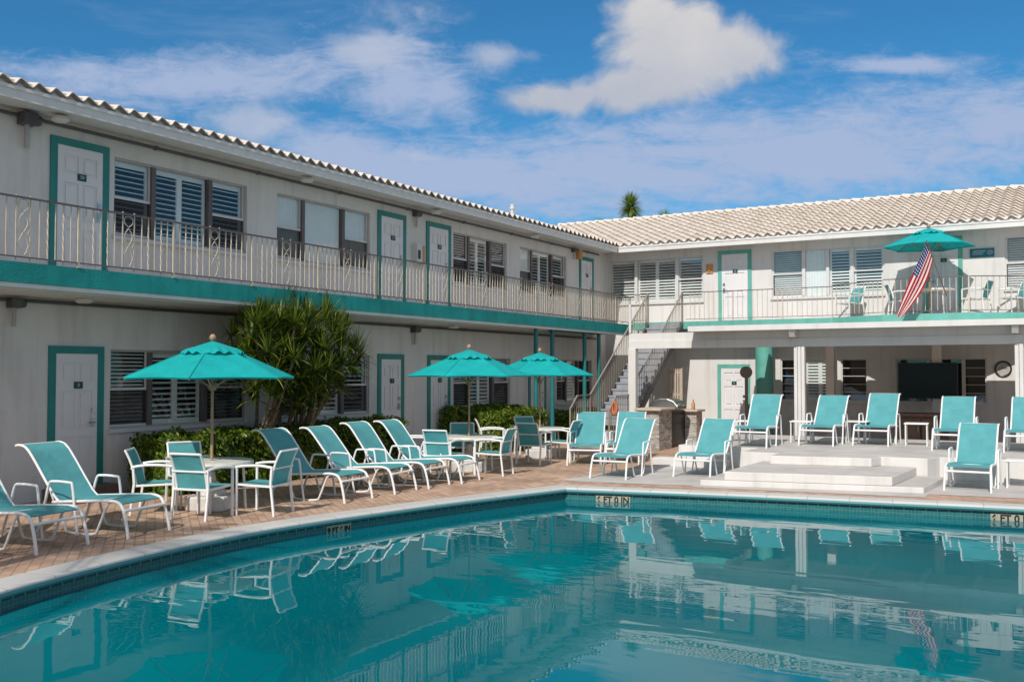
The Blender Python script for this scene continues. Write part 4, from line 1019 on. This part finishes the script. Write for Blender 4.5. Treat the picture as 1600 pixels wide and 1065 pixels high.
for i in range(NU):
    for j in range(NV):
        k = i0+i*(NV+1)+j; stripe = j//2; mi = 0 if stripe % 2 == 0 else 1
        if i < NU*.40 and stripe < 7: mi = 2
        mb.face((k, k+1, k+NV+2, k+NV+1), mi, [(i/NU, j/NV), (i/NU, (j+1)/NV), ((i+1)/NU, (j+1)/NV), ((i+1)/NU, j/NV)])
mb.build('cloth', [M['red'], M['white_cloth'], M['canton']], t, True)
# ------------------------------------------------------------------ planting
def strap_head(mb, c, r, n, up=Vector((0, 0, 1)), w=.03, droop=.35, lo=-.35, hi=1.35, mi=0):
    for k in range(n):
        a = random.uniform(0, 2*math.pi); el = random.uniform(lo, hi)
        d = Vector((math.cos(a)*math.cos(el), math.sin(a)*math.cos(el), math.sin(el)))
        d = (d+up*.35).normalized(); L = r*random.uniform(.7, 1.1); s = d.cross(Vector((0, 0, 1)))
        s = s.normalized() if s.length > .05 else Vector((1, 0, 0)); rows = []
        for i, (f, ww) in enumerate(((0, .6), (.3, 1), (.65, .8), (1, .08))):
            p = c+d*L*f+Vector((0, 0, -droop*L*f*f*(1.1-abs(d.z)))); rows.append([tuple(p-s*w*ww), tuple(p+s*w*ww)])
        mb.sheet(rows, mi)
t = thing('dracaena', 'tall bushy dracaena with strap leaves behind the hedge and first umbrella', 'plant', (-12.6, 14, G))
heads = []
random.seed(11)
for k in range(1500):
    p = Vector((random.uniform(-1, 1), random.uniform(-1, 1), random.uniform(-1, 1)))
    if p.length > 1 or p.length < .25: continue
    q = Vector((-11.98+.72*p.x, 13.08+1.52*p.y, 1.93+.95*p.z))
    if q.x < -13.05 or (q.z < 1.1 and abs(q.y-12.7) > .7): continue
    if all((q-h).length > .245 for h in heads): heads.append(q)
heads = heads[:118]
mb = MB()
for h in heads: strap_head(mb, h, random.uniform(.40, .60), 54, (h-Vector((-12.5, 13.1, .9))).normalized(), .0135, .30)
mb.build('foliage', M['strap'], t)
base = [Vector((-12.7, 12.9, G)), Vector((-12.6, 13.3, G)), Vector((-12.65, 13.7, G)), Vector((-12.5, 13.5, G)), Vector((-12.75, 12.6, G))]
mb = MB()
for k, h in enumerate(heads):
    if k % 7: continue
    b = min(base, key=lambda q: (q-h).length); m_ = b.lerp(h, .5)+Vector((random.uniform(-.1, .1), (b.y-h.y)*.25, 0)); mb.tube([tuple(b), tuple(m_), tuple(h)], .045, 7, 0, 3, r2=.022)
mb.build('trunk', M['trunk'], t, True)
def hedge(x0, x1, y0, y1, z1, n, label, seed):
    random.seed(seed); t = thing('hedge', label, 'hedge', ((x0+x1)/2, (y0+y1)/2, G), 'clipped hedges along the left wing')
    mb = MB(); mb.box(x0+.08, x1-.08, y0+.08, y1-.08, G, z1-.09); mb.build('stems', M['twig'], t)
    mb = MB()
    for k in range(n):
        fc = random.random(); x = random.uniform(x0, x1); y = random.uniform(y0, y1); z = random.uniform(G+.02, z1)
        if fc < .36: z = z1+random.gauss(0, .03); nn = Vector((0, 0, 1))
        elif fc < .84: x = x1+random.gauss(0, .03); nn = Vector((1, 0, 0))
        else: y = y0+random.gauss(0, .03); nn = Vector((0, -1, 0))
        bump = .05*math.sin(x*7+1)*math.sin(y*6)+.03*math.sin(z*11+y*9); p = Vector((x, y, z))+nn*bump
        nn = (nn+Vector((random.gauss(0, .6), random.gauss(0, .6), random.gauss(0, .6)))).normalized()
        a = nn.cross(Vector((random.random(), random.random(), random.random()))).normalized(); b = nn.cross(a); L = random.uniform(.03, .052)
        mb.poly([tuple(p-a*L), tuple(p-b*L*.55), tuple(p+a*L), tuple(p+b*L*.55)])
    mb.build('leaves', M['hedge'], t)
hedge(-12.95, -12.02, 10.4, 13.9, .66, 11000, 'long clipped hedge behind the first table and umbrella', 1)
hedge(-13.15, -12.35, 13.95, 16.8, .68, 7000, 'darker clipped hedge behind the three sunlit loungers', 2)
hedge(-12.7, -11.75, 19.7, 22.0, .72, 7000, 'bright clipped hedge behind the second and third tables', 3)
hedge(-13.2, -12.72, 19.3, 22.6, .80, 5000, 'dark hedge strip against the wall under the lower window', 4)
hedge(-13.0, -12.3, 24.6, 27.0, .55, 3500, 'dark low hedge by the stair foot beyond the third umbrella', 5)
random.seed(5)
t = thing('potted_plant', 'small green plant with strap leaves beside the sunlit ground-floor wall', 'plant', (-9.7, 25.8, G)); mb = MB()
for q in ((-9.7, 25.8, .25), (-9.5, 25.7, .1), (-9.85, 25.95, .35)): strap_head(mb, Vector(q), .45, 34, Vector((0, 0, 1)), .02)
mb.build('foliage', M['strap'], t); mb = MB(); mb.tube([(-9.7, 25.8, G), (-9.7, 25.8, .3)], .03, 8, 0, 1); mb.build('stem', M['trunk'], t)
for (x, y, z, r, n, lab) in ((-16.7, 38.9, 8.75, .72, 520, 'tall spiky palm top rising behind the back roof'), (-17.9, 38.3, 7.75, .6, 200, 'low palm top just showing left of the tall one behind the roof'), (-15.0, 38.6, 7.75, .8, 220, 'low dark palm top just showing right of the tall one behind the roof')):
    t = thing('palm_tree', lab, 'palm tree', (x, y, G), 'palm tops behind the back roof'); mb = MB(); strap_head(mb, Vector((x, y, z)), r, n, Vector((0, 0, .4)), .02, .3, lo=-.9, hi=1.5)
    mb.build('crown', M['palm'], t); mb = MB(); mb.tube([(x, y, G), (x+.15, y, z*.5), (x, y, z)], .16, 10, 0, 4, r2=.10); mb.build('trunk', M['trunk'], t, True)
# palm standing left of the view, throwing dappled shade on the first loungers
def feather_palm(x, y, z, r, nf, label, seed):
    random.seed(seed); t = thing('palm_tree', label, 'palm tree', (x, y, G)); mb = MB(); c = Vector((x, y, z))
    for k in range(nf):
        a = 2*math.pi*k/nf+random.uniform(-.2, .2); el = random.uniform(.1, 1.0); d = Vector((math.cos(a), math.sin(a), 0)); L = r*random.uniform(.85, 1.1); pp = []
        for i in range(13): f = i/12; pp.append(c+d*L*f*math.cos(el*(1-f*.6))+Vector((0, 0, L*(math.sin(el)*f-(.75)*f*f))))
        mb.tube([tuple(q) for q in pp], .02, 5, 0, 1, r2=.006)
        s = Vector((-d.y, d.x, 0))
        for i in range(2, 26):
            f = i/26; q = pp[int(f*12)].lerp(pp[min(12, int(f*12)+1)], f*12-int(f*12)); ln = .5*math.sin(math.pi*(f*.85+.12))
            for sg in (-1, 1):
                e = q+(s*sg+d*.5+Vector((0, 0, -.45))).normalized()*ln; mb.poly([tuple(q-d*.018), tuple(q+d*.018), tuple(e)])
    mb.build('crown', M['palm'], t); mb = MB(); mb.tube([(x, y, G), (x+.2, y-.1, z*.5), (x, y, z)], .16, 10, 0, 4, r2=.10); mb.build('trunk', M['trunk'], t, True)
feather_palm(-8.6, .9, 5.6, 2.3, 20, 'feather palm standing left of the pool outside the photograph', 3)
# ------------------------------------------------------------------ sky, sun, camera
SUN = Vector((.11, -.72, .69)).normalized()
ld = bpy.data.lights.new('sun', 'SUN'); ld.energy = 3.65; ld.angle = R(.5); ld.color = (1, .945, .87)
lo = bpy.data.objects.new('sun', ld); col.objects.link(lo); lo.rotation_euler = (-SUN).to_track_quat('-Z', 'Y').to_euler(); lo.location = (0, 0, 20)
F, PI_, YAW = 1535.97, .031, .526
import math as _m
wd = bpy.data.worlds.new('World'); sc.world = wd; wd.use_nodes = True; t = wd.node_tree; t.nodes.clear()
out = N(t, 'ShaderNodeOutputWorld'); bg = N(t, 'ShaderNodeBackground'); t.links.new(bg.outputs[0], out.inputs[0]); bg.inputs['Strength'].default_value = .094
sky = N(t, 'ShaderNodeTexSky'); sky.sky_type = 'NISHITA'; sky.sun_disc = False; sky.sun_elevation = math.asin(SUN.z); sky.sun_rotation = math.atan2(SUN.x, SUN.y)
sky.air_density = 1.0; sky.dust_density = .4; sky.ozone_density = 2.5
def mth(op, a, b=None, c=None, clamp=False):
    n = N(t, 'ShaderNodeMath', operation=op); n.use_clamp = clamp
    for k, v in enumerate((a, b, c)):
        if v is None: continue
        if hasattr(v, 'links'): t.links.new(v, n.inputs[k])
        else: n.inputs[k].default_value = v
    return n.outputs[0]
tc = N(t, 'ShaderNodeTexCoord'); Dv = tc.outputs['Generated']
def dot(v):
    n = N(t, 'ShaderNodeVectorMath', operation='DOT_PRODUCT'); t.links.new(Dv, n.inputs[0]); n.inputs[1].default_value = v; return n.outputs['Value']
fwd = dot((-math.sin(YAW), math.cos(YAW), 0)); rgt = dot((math.cos(YAW), math.sin(YAW), 0)); upz = dot((0, 0, 1))
fw = mth('MAXIMUM', mth('ABSOLUTE', fwd), .15)
U = mth('DIVIDE', rgt, fw); V = mth('DIVIDE', upz, fw)
cmb = N(t, 'ShaderNodeCombineXYZ'); t.links.new(U, cmb.inputs[0]); t.links.new(V, cmb.inputs[1]); P2 = cmb.outputs[0]
def noise(sx, sy, scale=1, detail=8, rough=.6, off=0.0, dist=0.0, rot=0.0):
    mp = N(t, 'ShaderNodeMapping'); mp.inputs['Scale'].default_value = (sx, sy, 1); mp.inputs['Location'].default_value = (off, off*.7, off); mp.inputs['Rotation'].default_value = (0, 0, rot)
    t.links.new(P2, mp.inputs['Vector']); n = N(t, 'ShaderNodeTexNoise'); n.inputs['Scale'].default_value = scale; n.inputs['Detail'].default_value = detail
    n.inputs['Roughness'].default_value = rough; n.inputs['Distortion'].default_value = dist; t.links.new(mp.outputs['Vector'], n.inputs['Vector']); return n.outputs['Fac']
def smooth(v, a, b):
    n = N(t, 'ShaderNodeMapRange', interpolation_type='SMOOTHSTEP'); t.links.new(v, n.inputs[0]); n.inputs[1].default_value = a; n.inputs[2].default_value = b; return n.outputs[0]
def blob(px, py, rx, ry, tilt=0.0):
    """soft ellipse about a sky direction; arguments are tangents x1536 about the view axis"""
    u0, v0 = (px-800)/1536, (579-py)/1536
    du = mth('SUBTRACT', U, u0); dv = mth('SUBTRACT', V, v0)
    c, s = math.cos(tilt), math.sin(tilt)
    a = mth('ADD', mth('MULTIPLY', du, c), mth('MULTIPLY', dv, s)); b = mth('SUBTRACT', mth('MULTIPLY', dv, c), mth('MULTIPLY', du, s))
    a = mth('DIVIDE', a, rx/1536); b = mth('DIVIDE', b, ry/1536)
    return mth('SUBTRACT', 1.0, mth('SQRT', mth('ADD', mth('MULTIPLY', a, a), mth('MULTIPLY', b, b))))
def union(l):
    v = l[0]
    for q in l[1:]:
        n = N(t, 'ShaderNodeMath', operation='SMOOTH_MAX'); t.links.new(v, n.inputs[0]); t.links.new(q, n.inputs[1]); n.inputs[2].default_value = .25; v = n.outputs[0]
    return v
# thin layered cloud
lay = union([blob(1250, 235, 640, 120, .08), blob(1000, 272, 400, 58, .0), blob(1560, 190, 260, 85, .1), blob(760, 275, 400, 60, -.02), blob(330, 118, 420, 60, .03), blob(620, 130, 130, 95, -.5), blob(690, 140, 90, 60, -.6), blob(560, 250, 200, 70, -.35),
             blob(1415, 97, 110, 16), blob(950, 250, 300, 75, .15)])
n1 = noise(4.2, 20, 1, 11, .68, 3.1, .7, -.10); n2 = noise(13, 26, 2.0, 10, .7, 8.3, .5)
lv = mth('ADD', lay, mth('MULTIPLY', mth('SUBTRACT', mth('ADD', mth('MULTIPLY', n1, .58), mth('MULTIPLY', n2, .42)), .5), 3.4))
lm = mth('MULTIPLY', smooth(lv, -.25, .85), .92)
wisp = mth('MULTIPLY', smooth(noise(2.5, 11, 1, 10, .66, 21.0, .6, -.08), .52, .80), .36)
lm = mth('MAXIMUM', lm, wisp)
# cumulus
cu_ = union([blob(1055, 60, 125, 85, .2), blob(1150, 75, 110, 62, -.1), blob(1000, 128, 125, 45, .15), blob(880, 148, 110, 32, .12), blob(1020, 20, 70, 50)])
cu2 = union([blob(655, 8, 75, 30), blob(385, 190, 85, 38), blob(665, 242, 45, 20), blob(780, 82, 45, 20), blob(585, 70, 60, 30)])
nb = noise(8, 9, 1.2, 10, .58, 5.0, .35); nb2 = noise(14, 14, 1.4, 8, .6, 15.0, .2)
det = mth('ADD', mth('MULTIPLY', mth('SUBTRACT', nb, .5), 1.9), mth('MULTIPLY', mth('SUBTRACT', nb2, .5), .5))
cm = smooth(mth('ADD', cu_, mth('MULTIPLY', det, 1.15)), -.08, .62)
cm2 = mth('MULTIPLY', smooth(mth('ADD', cu2, mth('MULTIPLY', det, 2.2)), -.35, 1.15), .72)
# cloud brightness: thick parts greyer underneath
topness = mth('ADD', mth('MULTIPLY', mth('SUBTRACT', V, (579-175)/1536), 8.0), mth('MULTIPLY', mth('SUBTRACT', nb, .5), 1.3), clamp=True)
def mixc(f, a, b):
    n = N(t, 'ShaderNodeMix', data_type='RGBA'); 
    if hasattr(f, 'links'): t.links.new(f, n.inputs['Factor'])
    else: n.inputs['Factor'].default_value = f
    for v, k in ((a, 'A'), (b, 'B')):
        if hasattr(v, 'links'): t.links.new(v, n.inputs[k])
        else: n.inputs[k].default_value = rgb(v)
    return n.outputs['Result']
tint = N(t, 'ShaderNodeMix', data_type='RGBA', blend_type='MULTIPLY'); tint.inputs['Factor'].default_value = 1; t.links.new(sky.outputs[0], tint.inputs['A']); tint.inputs['B'].default_value = (.26, .77, 1.02, 1)
skyc = tint.outputs['Result']
c1 = mixc(lm, skyc, (3.9, 4.75, 6.7))
c2 = mixc(cm2, c1, (4.8, 5.3, 6.5))
cc = mixc(topness, (4.2, 4.6, 5.6), (6.3, 6.2, 6.3))
c3 = mixc(cm, c2, cc)
# unseen broken cloud, added overhead and behind the viewer to fill shaded walls
ov = N(t, 'ShaderNodeTexNoise'); ov.inputs['Scale'].default_value = 2.3; ov.inputs['Detail'].default_value = 8; t.links.new(Dv, ov.inputs['Vector'])
om = mth('MULTIPLY', mth('MAXIMUM', smooth(upz, .40, .60), mth('MULTIPLY', smooth(mth('MULTIPLY', fwd, -1.0), .0, .5), 1.0)), smooth(ov.outputs['Fac'], .36, .56))
c3 = mixc(mth('MULTIPLY', om, .9), c3, (5.9, 5.8, 6.0))
t.links.new(c3, bg.inputs['Color'])
cam = bpy.data.cameras.new('camera'); co = bpy.data.objects.new('camera', cam); col.objects.link(co)
cam.sensor_width = 36; cam.lens = F/1600*36; cam.clip_end = 1000; cam.clip_start = .05
co.location = (0, 0, 1.7); co.rotation_euler = (R(90)+PI_, 0, YAW); sc.camera = co
sc.view_settings.view_transform = 'Standard'; sc.view_settings.look = 'None'; sc.view_settings.exposure = 0.14; sc.view_settings.gamma = 1
sc.cycles.max_bounces = 8; sc.cycles.transparent_max_bounces = 12; sc.cycles.caustics_reflective = False; sc.cycles.caustics_refractive = False
